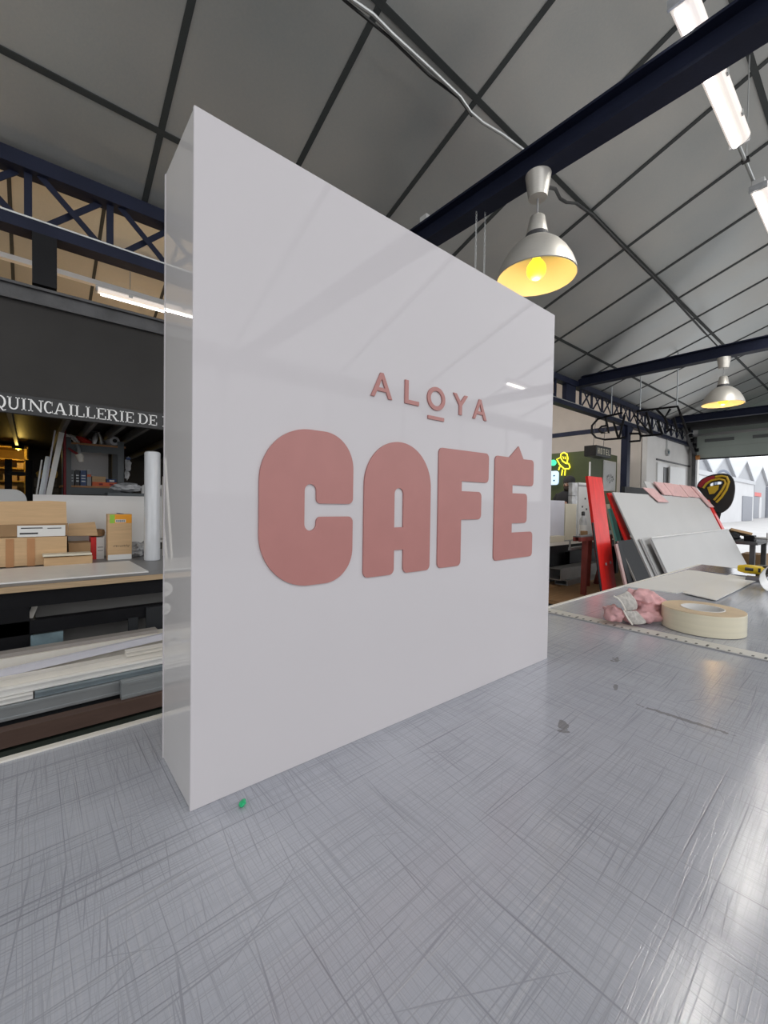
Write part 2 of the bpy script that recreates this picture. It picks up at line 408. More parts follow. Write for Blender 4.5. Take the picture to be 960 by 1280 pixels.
# ---------------------------------------------------------------- the shell
FZ = -0.9
def struct(name, m, x0, x1, y0, y1, z0, z1, label, cat, **k):
    return box(name, m, x0, x1, y0, y1, z0, z1, kind='structure', label=label, cat=cat, **k)
struct('floor', 'concrete', -4, 11.15, -5.4, 6.0, FZ-.1, FZ, 'grey concrete workshop floor under the benches', 'floor')
SL = 0.35; CZ = 2.517+SL*1.045          # ceiling height is CZ - SL*y
def cz(y): return CZ-SL*y
# ceiling: a sloping foil-faced panel roof over the hall, one object with its panels and joint strips as parts
ANG = -math.atan(SL); SC = math.sqrt(1+SL*SL)
def roof(name, y0, y1, label, xs, ys, x0, x1, strip):
    o = bpy.data.objects.new(name, None)
    me = MB().box(x0, x1, (y0)*SC, (y1)*SC, .035, .075)
    o = me.build(name, 'roof_dark', None, local=True, label=label, cat='ceiling', kind='structure')
    o.location = (0, 0, CZ); o.rotation_euler = (ANG, 0, 0)
    cache = {}
    for i in range(len(xs)-1):
        for j in range(len(ys)-1):
            w = xs[i+1]-xs[i]-.006; d = (ys[j+1]-ys[j])*SC-.006; key = (round(w, 3), round(d, 3))
            if key not in cache:
                p = MB().box(-w/2, w/2, -d/2, d/2, 0, .03).build('panel', 'ceiling_foil', o, local=True, bevel=.0)
                cache[key] = p
            else:
                p = cache[key].copy(); COL.objects.link(p)
            p.location = ((xs[i]+xs[i+1])/2, (ys[j]+ys[j+1])/2*SC, .002)
    for y in ys[1:-1]:
        MB().box(x0, x1, y*SC-strip/2, y*SC+strip/2, -.004, .004).build('joint_strip', 'ceiling_seam', o, local=True)
    first = None
    for x in xs[1:-1]:
        if first is None:
            first = MB().box(-strip/2, strip/2, y0*SC, y1*SC, -.003, .005).build('joint_strip', 'ceiling_seam', o, local=True); first.location.x = x
        else:
            q = first.copy(); COL.objects.link(q); q.location.x = x
    return o
roof('ceiling', -1.75, 2.42, 'sloping ceiling of dull silver foil panels with dark joints', [-.284+.675*k for k in range(-5, 18)], [-1.75, -.815, .12, 1.05, 1.985, 2.42], -3.66, 11.0, .03)
roof('ceiling', 2.42, 5.7, 'low rear part of the foil ceiling over the mezzanine', [-.205+.415*k for k in range(-8, 8)], [2.42, 5.7], -3.55, 2.7, .018)
struct('ceiling', 'wall_beige', 2.7, 8.6, 2.46, 5.8, 3.2, 3.28, 'flat high ceiling over the bay with the green booth', 'ceiling')
struct('wall_bay', 'wall_beige', 2.62, 2.7, 2.46, 5.8, .92, 3.2, 'beige partition between mezzanine and booth bay', 'wall')
struct('wall_bay', 'wall_beige', 2.7, 8.6, 5.7, 5.8, FZ, 3.2, 'beige wall at the back of the booth bay', 'wall')
struct('wall_bay', 'wall_beige', 2.7, 8.6, 2.46, 2.52, 2.04, 3.2, 'beige upstand above the lattice girder', 'wall')
m = MB(); za, zb = cz(-1.75), cz(-1.75)-SL*3.7
m.add([(-4, -1.75, za), (11.1, -1.75, za), (11.1, -5.45, zb), (-4, -5.45, zb), (-4, -1.75, za+.08), (11.1, -1.75, za+.08), (11.1, -5.45, zb+.08), (-4, -5.45, zb+.08)],
      [(0, 1, 2, 3), (7, 6, 5, 4), (0, 4, 5, 1), (1, 5, 6, 2), (2, 6, 7, 3), (3, 7, 4, 0)])
m.build('ceiling', 'ceiling_foil', kind='structure', label='far slope of the foil ceiling beyond the ridge', cat='ceiling')

struct('wall_left', 'wall_dark', -4.1, -4.0, -5.4, 6.0, FZ, 3.7, 'dark left end wall of the workshop', 'wall')
struct('wall_back', 'wall_dark', -4.0, 2.62, 5.7, 5.8, FZ, 1.3, 'dark rear wall behind the shelving', 'wall')
struct('wall_front', 'wall_grey', -4.0, 11.1, -5.5, -5.4, FZ, 2.3, 'long pale wall on the camera side', 'wall')
# beige return wall and the pale wall with the service door
struct('wall_beige', 'wall_beige', 8.49, 8.6, 2.52, 5.7, FZ, 3.2, 'beige painted block wall behind the green booth', 'wall')
wr = struct('wall_right', 'wall_grey', 8.49, 11.0, 2.42, 2.5, FZ, 1.98, 'pale grey wall beside the dock door', 'wall')
MB().box(8.95, 11.0, 2.395, 2.42, 1.215, 1.24).build('ledge', 'steel_rail', wr)
# end wall with the dock opening: three pieces round the hole
eg = thing('wall_dock', 'end wall round the dock opening', 'wall', (11.0, 0, FZ), kind='structure')
box('jamb', 'wall_grey', 11.0, 11.15, 2.27, 2.5, FZ, 2.5, eg)
box('jamb', 'wall_grey', 11.0, 11.15, -5.4, -2.6, FZ, 3.5, eg)
m = MB(); m.prism([[(-2.6, 1.86), (2.27, 1.86), (2.27, 2.12), (-1.75, 3.53), (-2.6, 3.23)]], (11.0, 0, 0), (0, 1, 0), (0, 0, 1), .12)
m.build('gable_cladding', 'dock_panel', eg)
def fill_frame(name, c, u, v, su, sv, nu, label):
    """glazing bars, added round and across an unseen fill light"""
    t = thing(name, label, 'window', c, kind='structure'); c, u, v = Vector(c), Vector(u).normalized(), Vector(v).normalized(); n = u.cross(v)
    for s_ in (-1, 1):
        MB().bar(c+v*s_*sv/2-u*su/2, c+v*s_*sv/2+u*su/2, .04, .05, n).build('frame', 'white_plastic', t)
    for k in range(nu+1):
        p = c+u*(-su/2+su*k/nu); MB().bar(p-v*sv/2, p+v*sv/2, .035, .05, n).build('glazing_bar', 'white_plastic', t)
fill_frame('added_window_1', (3.5, -5.33, 1.25), (1, 0, 0), (0, 0, 1), 13.0, 1.7, 8, 'added window band framing a fill light at the camera side wall')  # unseen windows added round the fill lights, the surfaces behind stay solid
fill_frame('added_window_2', (3.5, -3.55, 2.80), (1, 0, 0), (0, 1, .35), 13.0, 3.2, 8, 'added glazed strip framing a fill light under the far roof slope')
fill_frame('added_window_3', (-3.92, -1.2, 1.0), (0, 1, 0), (0, 0, 1), 4.6, 2.0, 4, 'added window framing a fill light at the left end wall')
# ---------------------------------------------------------------- outside
struct('ground', 'asphalt', 11.15, 90, -60, 40, FZ-.12, FZ-.02, 'pale concrete yard and road outside the dock', 'ground')
struct('kerb', 'shed_pale', 19.0, 19.5, -40, 20, FZ-.02, FZ+.06, 'pale kerb across the yard', 'kerb')
def shed(y0, y1, x, zt, zr, label, mw, left=False):
    t = thing('warehouse', label, 'building', (x, (y0+y1)/2, FZ), 'gabled warehouses across the yard')
    yc = (y0+y1)/2
    MB().prism([[(y0, FZ), (y1, FZ), (y1, zt), (yc, zr), (y0, zt)]], (x, 0, 0), (0, 1, 0), (0, 0, 1), .3).build('gable_wall', mw, t)
    r = MB()
    for a, b, c, d in ((y0-.1, zt-.05, yc, zr), (yc, zr, y1+.1, zt-.05)):
        r.add([(x-.3, a, b), (x-.3, c, d), (x+14, c, d), (x+14, a, b), (x-.3, a, b+.22), (x-.3, c, d+.22), (x+14, c, d+.22), (x+14, a, b+.22)],
              [(0, 1, 2, 3), (7, 6, 5, 4), (0, 4, 5, 1), (1, 5, 6, 2), (2, 6, 7, 3), (3, 7, 4, 0)])
    r.build('roof', 'shed_roof', t)
    MB().bar((x-.35, y1, zt+.1), (x-.35, y1, FZ), .25, .25).build('downpipe', 'shed_roof', t)
    return t
XS = 34.0
def shed(xc, label):
    t = thing('warehouse', label, 'building', (xc, 11, FZ-.02), 'gabled warehouses across the yard')
    MB().prism([[(xc-4.88, FZ), (xc+4.88, FZ), (xc+4.88, 3.6), (xc, 6.0), (xc-4.88, 3.6)]], (0, 11.3, 0), (1, 0, 0), (0, 0, 1), .3).build('gable_wall', 'shed_grey', t)
    for s in (-1, 1):
        r = MB(); a = (xc+s*4.88, 3.58); b = (xc, 6.0)
        r.add([(a[0], 10.7, a[1]), (b[0], 10.7, b[1]), (b[0], 30, b[1]), (a[0], 30, a[1]), (a[0], 10.7, a[1]+.25), (b[0], 10.7, b[1]+.25), (b[0], 30, b[1]+.25), (a[0], 30, a[1]+.25)],
              [(0, 1, 2, 3), (7, 6, 5, 4), (0, 4, 5, 1), (1, 5, 6, 2), (2, 6, 7, 3), (3, 7, 4, 0)])
        r.build('roof_slope', 'shed_roof', t)
    MB().bar((xc+4.7, 10.85, 3.5), (xc+4.7, 10.85, FZ), .3, .3).build('downpipe', 'shed_door', t)
    MB().box(xc-4.5, xc-.8, 10.9, 11.0, FZ, 1.95).build('door', 'shed_door', t)
    MB().box(xc-4.6, xc+.4, 10.85, 11.0, 2.0, 2.5).build('fascia_band', 'shed_red', t)
    MB().box(xc-.3, xc+1.1, 10.9, 11.0, FZ, 1.9).build('door_panel', 'shed_pale', t)
    return t
shed(46.3, 'gabled warehouse behind the pale flat fronted shop')
shed(56.1, 'gabled warehouse whose roof rises over the shop parapet')
shed(65.9, 'grey gabled warehouse with red band over its door, first beside the shop')
shed(75.7, 'grey gabled warehouse second beyond the shop')
shed(85.5, 'grey gabled warehouse farthest along the yard')
sh = thing('shop_front', 'pale flat fronted shop with round blue emblem above its doors', 'building', (50, 9, FZ-.02))
box('wall', 'shed_pale', 34, 59.5, 9.0, 10.6, FZ-.02, 2.9, sh)
box('parapet', 'shed_roof', 33.9, 59.6, 8.9, 10.6, 2.9, 3.25, sh)
em = MB()
for cx in (45.4, 47.4):
    o = []; i_ = []
    for k in range(25):
        a = math.radians(45+270*k/24); o.append((cx+1.7*math.cos(a), 2.4+.8*math.sin(a))); i_.append((cx+1.2*math.cos(a), 2.4+.5*math.sin(a)))
    em.prism([o+i_[::-1]], (0, 8.95, 0), (1, 0, 0), (0, 0, 1), .05)
o = [(46.4+3.2*math.cos(2*PI*k/40), 2.4+1.3*math.sin(2*PI*k/40)) for k in range(40)]; i_ = [(46.4+2.8*math.cos(2*PI*k/40), 2.4+1.1*math.sin(2*PI*k/40)) for k in range(40)]
em.prism([o, i_], (0, 8.95, 0), (1, 0, 0), (0, 0, 1), .05)
em.build('emblem', 'emblem_blue', sh)
box('door', 'shed_door', 54, 58.5, 8.93, 9.0, FZ, 1.6, sh)

# ---------------------------------------------------------------- structural steel
def beam(x, y0, y1, label):
    m = MB(); zb, zt = 1.958, 2.088
    m.box(x-.055, x+.055, y0, y1, zb, zb+.012); m.box(x-.055, x+.055, y0, y1, zt-.012, zt); m.box(x-.007, x+.007, y0, y1, zb+.012, zt-.012)
    return m.build('roof_beam', 'navy_steel', kind='structure', label=label, cat='beam', group='navy cross beams')
beam(1.82, -5.4, 2.36, 'navy steel cross beam carrying the nearest pendant lamp')
beam(5.69, -5.4, 2.36, 'navy steel cross beam carrying the farther pendant lamp')
beam(9.56, -5.4, 2.36, 'navy steel cross beam nearest the dock door')
YG = 2.40
g = thing('lattice_girder', 'navy riveted lattice girder with crossed flat braces under the ceiling', 'girder', (2, YG, 1.65), kind='structure')
m = MB(); m.box(-3.9, 10.95, YG-.05, YG+.05, 1.955, 2.03); m.build('top_chord', 'navy_steel', g)
m = MB(); m.box(-3.9, 10.95, YG-.05, YG+.05, 1.655, 1.715); m.build('bottom_chord', 'navy_steel', g)
m = MB(); m.box(-3.9, 10.95, YG-.056, YG-.05, 1.711, 1.7195); m.build('chord_lip', 'galv', g, label='bare metal lip along the chord')
P0 = None; B0 = None; B1 = None
for k in range(-10, 32):
    x = -.128+.351*k
    if 5.3 < x < 5.7: continue
    if P0 is None: P0 = MB().box(x-.016, x+.016, YG-.012, YG+.012, 1.715, 1.955).build('post', 'navy_steel', g); Px = x
    else: q = P0.copy(); COL.objects.link(q); q.location.x = x-Px
    if k < 31 and not (5.0 < x < 5.5):
        xa, xb = x+.045, x+.306
        if B0 is None:
            B0 = MB().bar((xa, YG-.02, 1.96), (xb, YG-.02, 1.71), .03, .006, (0, 1, 0)).build('brace', 'navy_steel', g)
            B1 = MB().bar((xb, YG+.02, 1.96), (xa, YG+.02, 1.71), .03, .006, (0, 1, 0)).build('brace', 'navy_steel', g); Bx = x
        else:
            for s in (B0, B1): q = s.copy(); COL.objects.link(q); q.location.x = x-Bx
box('bearing_plate', 'navy_steel', 5.38, 5.64, YG-.03, YG+.03, 1.715, 1.955, g)
def col(x, w, z0, z1, label):
    m = MB(); m.box(x-w/2, x+w/2, YG-.05, YG+.05, z0, z1)
    return m.build('steel_column', 'navy_steel', kind='structure', label=label, cat='column', bevel=.004)
col(2.50, .10, FZ, 1.655, 'navy column at the open end of the mezzanine')
c = col(7.47, .13, FZ, 1.655, 'dark navy column under the girder by the pale wall')
for s in (-1, 1):
    MB().prism([[(0, 0), (.16, 0), (0, -.22)]], (7.47+s*.065, YG-.01, 1.65), (s, 0, 0), (0, 0, 1), .02).build('gusset', 'navy_steel', c)
m = MB(); m.box(-.113, -.014, YG-.05, YG+.05, 1.40, 1.655)
m.build('steel_column', 'black_steel', kind='structure', label='short black stub column between girder and mezzanine rail', cat='column')
MB().bar((7.47, 2.47, 1.64), (7.47, 5.7, 1.64), .05, .075).build('trim_1', 'navy_steel', kind='structure', label='navy tie rail running back from the navy column', cat='rail')

# ---------------------------------------------------------------- mezzanine over the shop front
mz = thing('mezzanine', 'black mezzanine over the storage bay with white lettering on its front', 'mezzanine', (-.5, 2.4, .72), kind='structure')
MB().box(-3.9, 2.6, 2.40, 5.7, .86, .90).build('deck', 'black_steel', mz)
MB().box(-3.9, 2.6, 2.38, 2.40, .832, 1.30).build('fascia_panel', 'dark_panel', mz)
m = MB(); m.box(-3.9, 2.6, 2.355, 2.43, 1.300, 1.313); m.box(-3.9, 2.6, 2.375, 2.41, 1.313, 1.375); m.box(-3.9, 2.6, 2.355, 2.43, 1.375, 1.388); m.build('top_rail', 'steel_rail', mz)
sb = MB().box(-3.9, 2.6, 2.365, 2.40, .738, .832).build('sign_board', 'sign_black', mz)
for x in (-1.6, -1.0, -.62, -.215, .06, .20, .36, .50, .8, 1.2, 1.7, 2.2):
    MB().box(x-.011, x+.011, 2.42, 5.6, .80, .86).build('joist', 'bench_panel', mz)
MB().box(-3.9, 2.6, 2.45, 5.7, .90, .915).build('deck_board', 'plywood', mz)
# slab-serif capitals, drawn stroke by stroke
def glyph(ch, x0, x1, z0, z1, y, parent):
    w = x1-x0; h = z1-z0; t = h*.135; hs = h*.075; m = MB(); d = .004
    ax, az = (1, 0, 0), (0, 0, 1)
    def rect(a, b, c, e): m.box(x0+a*w, x0+b*w, y-d, y, z0+c*h, z0+e*h)
    tw = t/w; s = hs/h
    def stem(u, foot=True, head=True):
        rect(u-tw/2, u+tw/2, 0, 1)
        if foot: rect(u-tw*1.15, u+tw*1.15, 0, s)
        if head: rect(u-tw*1.15, u+tw*1.15, 1-s, 1)
    def arc(cx, cz_, rx, rz, a0, a1, tx, tz, n=20):
        o = []; i_ = []
        for k in range(n+1):
            a = math.radians(a0+(a1-a0)*k/n); o.append((x0+w*(cx)+w*rx*math.cos(a), z0+h*cz_+h*rz*math.sin(a)))
            i_.append((x0+w*cx+(w*rx-tx)*math.cos(a), z0+h*cz_+(h*rz-tz)*math.sin(a)))
        m.prism([o+i_[::-1]], (0, y, 0), ax, az, d)
    def diag(u0, v0, u1, v1, tt): m.bar((x0+u0*w, y-d/2, z0+v0*h), (x0+u1*w, y-d/2, z0+v1*h), tt, d, (0, 1, 0))
    if ch == 'I': stem(.5)
    elif ch == 'U':
        rect(.10, .10+tw, .3, 1); rect(.9-tw*.7, .9, .3, 1); rect(-.02, .34, 1-s, 1); rect(.66, 1.02, 1-s, 1)
        arc(.5, .34, .40, .36, 180, 360, t*.85, hs*1.3)
    elif ch == 'N':
        rect(.10, .10+tw*.6, 0, 1); rect(.9-tw*.6, .9, 0, 1); rect(-.04, .30, 0, s); rect(-.06, .22, 1-s, 1); rect(.70, 1.04, 1-s, 1)
        diag(.14, .97, .86, .04, t)
    elif ch == 'C':
        arc(.52, .5, .5, .52, 50, 310, t, hs*1.2); rect(.84, .90, .66, .98); rect(.86, .92, .04, .24)
    elif ch == 'Q':
        arc(.5, .5, .5, .52, 0, 360, t, hs*1.2, 36); diag(.42, .22, .80, -.2, t*.7); diag(.80, -.17, 1.0, -.1, t*.5)
    elif ch == 'A':
        diag(.14, .02, .46, .98, t*.62); diag(.86, .02, .52, .98, t); rect(.28, .72, .30, .30+s); rect(-.02, .30, 0, s); rect(.66, 1.04, 0, s)
    elif ch in 'LE':
        rect(.14, .14+tw, 0, 1); rect(0, .42 if ch == 'L' else .2, 1-s, 1); rect(0, .95, 0, s); rect(.88, .97, 0, .32)
        if ch == 'E': rect(.1, .93, 1-s, 1); rect(.86, .95, .74, 1); rect(.2, .66, .5-s/2, .5+s/2); rect(.62, .69, .38, .62)
    elif ch == 'D':
        rect(.14, .14+tw, 0, 1); rect(0, .5, 0, s); rect(0, .5, 1-s, 1); arc(.44, .5, .56, .5, -90, 90, t, hs)
    elif ch == 'R':
        rect(.12, .12+tw, 0, 1); rect(0, .40, 0, s); rect(0, .5, 1-s, 1); arc(.48, .74, .38, .26, -90, 90, t*.9, hs); rect(.2, .5, .48, .48+s)
        diag(.52, .48, .82, .05, t*.9); rect(.74, 1.04, 0, s)
    return m.build('letter', 'white_print', parent)
ZT, ZB = .8165, .7555
for ch, a, b in (('Q', -.259, -.213), ('U', -.208, -.162), ('I', -.159, -.133), ('N', -.127, -.071), ('C', -.068, -.029), ('A', -.027, .026), ('I', .032, .059), ('L', .061, .105), ('L', .109, .153),
                 ('E', .157, .203), ('R', .206, .262), ('I', .264, .291), ('E', .294, .338), ('D', .357, .408), ('E', .413, .458), ('L', .486, .532)):
    glyph(ch, a, b, ZB, ZT, 2.365, sb)

# ---------------------------------------------------------------- the worktable and what lies on it
tb = thing('worktable', 'large worktable with scratched grey cutting mat top', 'table', (.7, -.7, FZ))
MB().box(-1.6, 2.735, -1.75, .222, -.03, 0).build('tabletop', 'cutting_mat', tb)
MB().box(-1.6, 2.735, .222, .231, -.032, .0025).build('edge_strip', 'profile_cream', tb, label='pale edge strip along the far side')
MB().box(2.735, 2.745, -1.75, .231, -.032, .001).build('edge_strip', 'profile_cream', tb)
m = MB()
for y in (.14, -1.65): m.box(-1.5, 2.65, y-.03, y+.03, -.11, -.03)
m.build('apron', 'black_steel', tb)
for x in (-1.4, .6, 2.6):
    for y in (.14, -1.65): box('leg', 'black_steel', x-.03, x+.03, y-.03, y+.03, FZ, -.11, tb)

BW, BD, BH = .6926, .1181, .70
lb = thing('light_box_sign', 'square white glossy acrylic light box with large dusty pink cafe lettering', 'sign', (BW/2, BD/2, 0))
MB().box(0.0006, BW-.0006, .004, BD-.004, .0005, BH-.0006).build('side_shell', 'acrylic_side', lb, bevel=.0012)
fp = MB().box(0, BW, 0, .004, 0, BH).build('front_panel', 'acrylic_white', lb, bevel=.0009)
MB().box(0, BW, BD-.004, BD, 0, BH).build('back_panel', 'acrylic_white', lb, bevel=.0009)
LD = .0022
def letter(loops):
    m = MB(); m.prism(loops, (0, 0.0, 0), (1, 0, 0), (0, 0, 1), LD); return m.build('letter', 'letter_pink', fp, bevel=.0004)
r8 = .008
letter([rpoly([(.069, .400, .063), (.195, .400, .063), (.195, .3125, .007), (.141, .3125, .006), (.141, .3355, .008), (.125, .3355, .008), (.125, .280, .008), (.141, .280, .008), (.141, .2965, .006), (.195, .2965, .007), (.195, .2148, .063), (.069, .2148, .063)])])
letter([rpoly([(.213, .215, r8), (.213, .400, .0625), (.338, .400, .0625), (.338, .215, r8), (.284, .215, r8), (.284, .2487, 0), (.2665, .2487, 0), (.2665, .215, r8)]),
        rpoly([(.266, .2805, 0), (.283, .2805, 0), (.283, .3355, r8), (.266, .3355, r8)])])
letter([rpoly([(.355, .2155, r8), (.355, .4005, r8), (.480, .4015, r8), (.480, .3515, r8), (.4095, .3515, 0), (.4095, .3355, 0), (.461, .3355, r8), (.461, .2895, r8), (.4095, .2895, 0), (.4095, .2155, r8)])])
letter([rpoly([(.498, .216, r8), (.498, .4005, r8), (.541, .4005, 0), (.5695, .423, 0), (.586, .4005, 0), (.622, .4010, r8), (.622, .351, r8), (.552, .351, 0), (.552, .336, 0), (.601, .336, r8), (.601, .281, r8), (.552, .281, 0), (.552, .264, 0), (.622, .264, r8), (.622, .2165, r8)])])
letter([[(.222, .456), (.238, .4895), (.2435, .4895), (.2595, .456), (.2525, .456), (.2485, .4645), (.2325, .4645), (.2285, .456)], [(.2355, .4695), (.2458, .4695), (.2407, .4815)]])
letter([[(.283, .4560), (.283, .4892), (.2898, .4892), (.2898, .4618), (.311, .4618), (.311, .4560)]])
ol = [(.3475+.0195*math.cos(2*PI*k/40), .4728+.0175*math.sin(2*PI*k/40)) for k in range(40)]; il = [(.3475+.0125*math.cos(2*PI*k/40), .4728+.0112*math.sin(2*PI*k/40)) for k in range(40)]
letter([ol, il])
MB().prism([[(.330, .4408), (.365, .4408), (.365, .4460), (.330, .4460)]], (0, 0, 0), (1, 0, 0), (0, 0, 1), LD).build('underline', 'letter_pink', fp)
letter([[(.3855, .4892), (.3935, .4892), (.4035, .4775), (.4135, .4892), (.4215, .4892), (.4070, .4715), (.4070, .4565), (.4000, .4565), (.4000, .4715)]])
letter([[(.4345, .456), (.4505, .4895), (.456, .4895), (.4715, .456), (.4645, .456), (.4605, .4645), (.4450, .4645), (.441, .456)], [(.448, .4695), (.4578, .4695), (.453, .4815)]])

m = MB(); m.blob((.0445, -.024, .0028), (.0058, .0034, .0028), 3, .35, 2.2, 2, Euler((0, .1, .8)))
m.build('plastic_scrap', 'green_bit', label='tiny bright green plastic scrap near the light box corner', cat='scrap')

rl = thing('steel_ruler', 'flat steel ruler strip with black graduations across the worktable', 'ruler', (1.07, -.75, 0))
MB().box(1.045, 1.095, -1.72, .221, 0, .0012).build('blade', 'ruler_steel', rl)
m = MB()
for k in range(92):
    y = .215-.02*k; L = .016 if k % 5 == 0 else .008
    m.box(1.053, 1.053+L, y-.0022, y+.0022, .0012, .0016)
m.build('graduations', 'black_plastic', rl, kind='stuff')
MB().box(1.039, 1.045, -1.72, .221, 0, .0026).build('edge_lip', 'grey_plastic', rl)

TX, TY, TR = 1.218, -.138, .0895
tp = thing('masking_tape_roll', 'big roll of cream masking tape lying flat by the ruler', 'tape roll', (TX, TY, 0))
MB().ring([(.0475, .001), (TR, .001), (TR, .0535), (.0475, .0535)], (TX, TY, 0), 64).build('tape_winding', 'tape_side', tp, bevel=.001)
MB().ring([(.0477, .0536), (TR-.0006, .0536), (TR-.0006, .0546), (.0477, .0546)], (TX, TY, 0), 64).build('wound_edge', 'tape_edge', tp, label='tan wound edge on the top face')
MB().ring([(.0445, 0), (.0472, 0), (.0472, .0556), (.0445, .0556)], (TX, TY, 0), 64).build('core', 'tape_core', tp)
# pink work glove
gl = thing('work_glove', 'crumpled pink work glove with grey knit cuff beside the tape roll', 'glove', (1.19, .02, 0))
def remeshed(m, name, material, parent, vox, **k):
    o = m.build(name, material, parent, **k)
    r = o.modifiers.new('skin', 'REMESH'); r.mode = 'VOXEL'; r.voxel_size = vox; r.use_smooth_shade = True
    sm = o.modifiers.new('smooth', 'SMOOTH'); sm.factor = .6; sm.iterations = 4
    return o
GR = Euler((0, 0, -.70))
m = MB()
m.blob((1.191, -0.006, 0.057), (.047, .036, .026), 1, .5, 3.0, 4, Euler((.1, .1, -.70)))
m.blob((1.157, -0.024, 0.019), (.044, .030, .017), 2, .5, 3.2, 4, GR)
m.blob((1.131, -0.002, 0.012), (.026, .026, .015), 5, .3, 2.2, 3, GR)
for a, b, c in (((1.159, -0.012, 0.025), (1.2, -0.034, 0.03), (1.253, -0.039, 0.036)), ((1.136, -0.02, 0.013), (1.165, -0.043, 0.017), (1.219, -0.049, 0.019)), ((1.202, -0.008, 0.065), (1.238, -0.025, 0.056), (1.297, -0.036, 0.034))):
    m.tube([a, b, c], [.012, .012, .009], 10)
g0 = remeshed(m, 'palm', 'glove_pink', gl, .0035)
m = MB(); m.blob((1.084, 0.025, 0.029), (.022, .030, .019), 8, .6, 3.0, 4, GR); m.blob((1.063, 0.029, 0.02), (.012, .022, .011), 9, .4, 2.2, 3, GR)
remeshed(m, 'thumb', 'glove_pink', gl, .0035)
def ribbon(L_, R_, name, mm, n=4, **k):
    m = MB(); vs = []
    for a, b in zip(L_, R_):
        a, b = Vector(a), Vector(b)
        for i in range(n+1):
            t = i/n; q = a.lerp(b, t)+Vector((-.64, -.77, 0))*.008*math.sin(PI*t)+Vector((0, 0, .0015*math.sin(9*t+len(vs)))); vs.append(q)
    r = len(L_); m.add(vs, [(i*(n+1)+j, i*(n+1)+j+1, (i+1)*(n+1)+j+1, (i+1)*(n+1)+j) for i in range(r-1) for j in range(n)], True)
    o = m.build(name, mm, gl, **k); so = o.modifiers.new('cloth', 'SOLIDIFY'); so.thickness = .0035; sb_ = o.modifiers.new('smooth', 'SUBSURF'); sb_.levels = 1; sb_.render_levels = 2
    return o
h1 = [(1.066, 0.021, 0.077), (1.067, 0.011, 0.073), (1.071, 0.003, 0.063), (1.073, -0.003, 0.051), (1.082, -0.005, 0.037)]
h2 = [(1.07, -0.003, 0.043), (1.071, -0.009, 0.031), (1.074, -0.015, 0.02), (1.079, -0.022, 0.008)]
ribbon(h1, [(1.137, 0.014, 0.087), (1.131, -0, 0.079), (1.13, -0.011, 0.068), (1.132, -0.015, 0.056), (1.135, -0.016, 0.042)], 'cuff', 'glove_knit', label='grey knit cuff with pale hem')
ribbon(h2, [(1.117, -0.018, 0.041), (1.116, -0.028, 0.031), (1.117, -0.038, 0.022), (1.117, -0.045, 0.013)], 'cuff', 'glove_knit')
m = MB(); m.tube(h1, .0022, 6); m.build('hem', 'profile_cream', gl); m = MB(); m.tube(h2, .0022, 6); m.build('hem', 'profile_cream', gl)

# sheets, drill and curl at the far end
s1 = MB(); s1.prism([[(1.675, .222), (2.44, .20), (2.33, -.04), (1.69, .05)]], (0, 0, .0), (1, 0, 0), (0, 1, 0), .003)
s1.build('white_sheet', 'white_sheet', label='thin white plastic sheet lying farthest left on the worktable', cat='sheet', group='white sheets on the worktable')
s2 = MB(); s2.prism([[(1.70, .033), (2.40, .03), (2.285, -.082), (1.645, -.076)]], (0, 0, .0032), (1, 0, 0), (0, 1, 0), .003)
s2.build('white_sheet', 'white_sheet', label='white plastic sheet overlapping the other toward the drill', cat='sheet', group='white sheets on the worktable')
s3 = MB(); s3.prism([[(2.42, .205), (2.72, .215), (2.66, -.10), (2.43, -.09)]], (0, 0, .0), (1, 0, 0), (0, 1, 0), .004)
s3.build('smoked_sheet', 'smoke_sheet', label='glossy smoked grey sheet at the far end of the worktable', cat='sheet')
s4 = MB(); s4.box(2.26, 2.40, -.112, -.048, .0065, .022)
s4.build('wood_offcut', 'smoke_sheet', label='small dark block under the yellow drill', cat='block')
dr = thing('cordless_drill', 'yellow cordless drill lying on the far end of the worktable', 'drill', (2.33, -.06, .022))
m = MB(); m.tube([(2.33, -.030, .046), (2.33, -.034, .046), (2.33, -.070, .046), (2.33, -.092, .045)], [.018, .020, .020, .018], 14); m.build('motor_housing', 'drill_yellow', dr)
MB().tube([(2.310, -.038, .048), (2.311, -.066, .047)], [.008, .007], 10).build('side_grip', 'black_plastic', dr)
MB().tube([(2.33, -.010, .046), (2.33, -.018, .046), (2.33, -.031, .046)], [.013, .016, .018], 12).build('chuck', 'drill_yellow', dr)
MB().cbox((2.36, -.078, .040), (.07, .026, .024), Euler((0, 0, -.15))).build('handle', 'drill_yellow', dr, bevel=.005)
MB().cbox((2.405, -.084, .042), (.03, .045, .038), Euler((0, 0, -.15))).build('battery', 'black_plastic', dr, bevel=.004)
MB().box(2.3085, 2.3115, -.090, -.082, .038, .056).build('vent', 'black_plastic', dr)

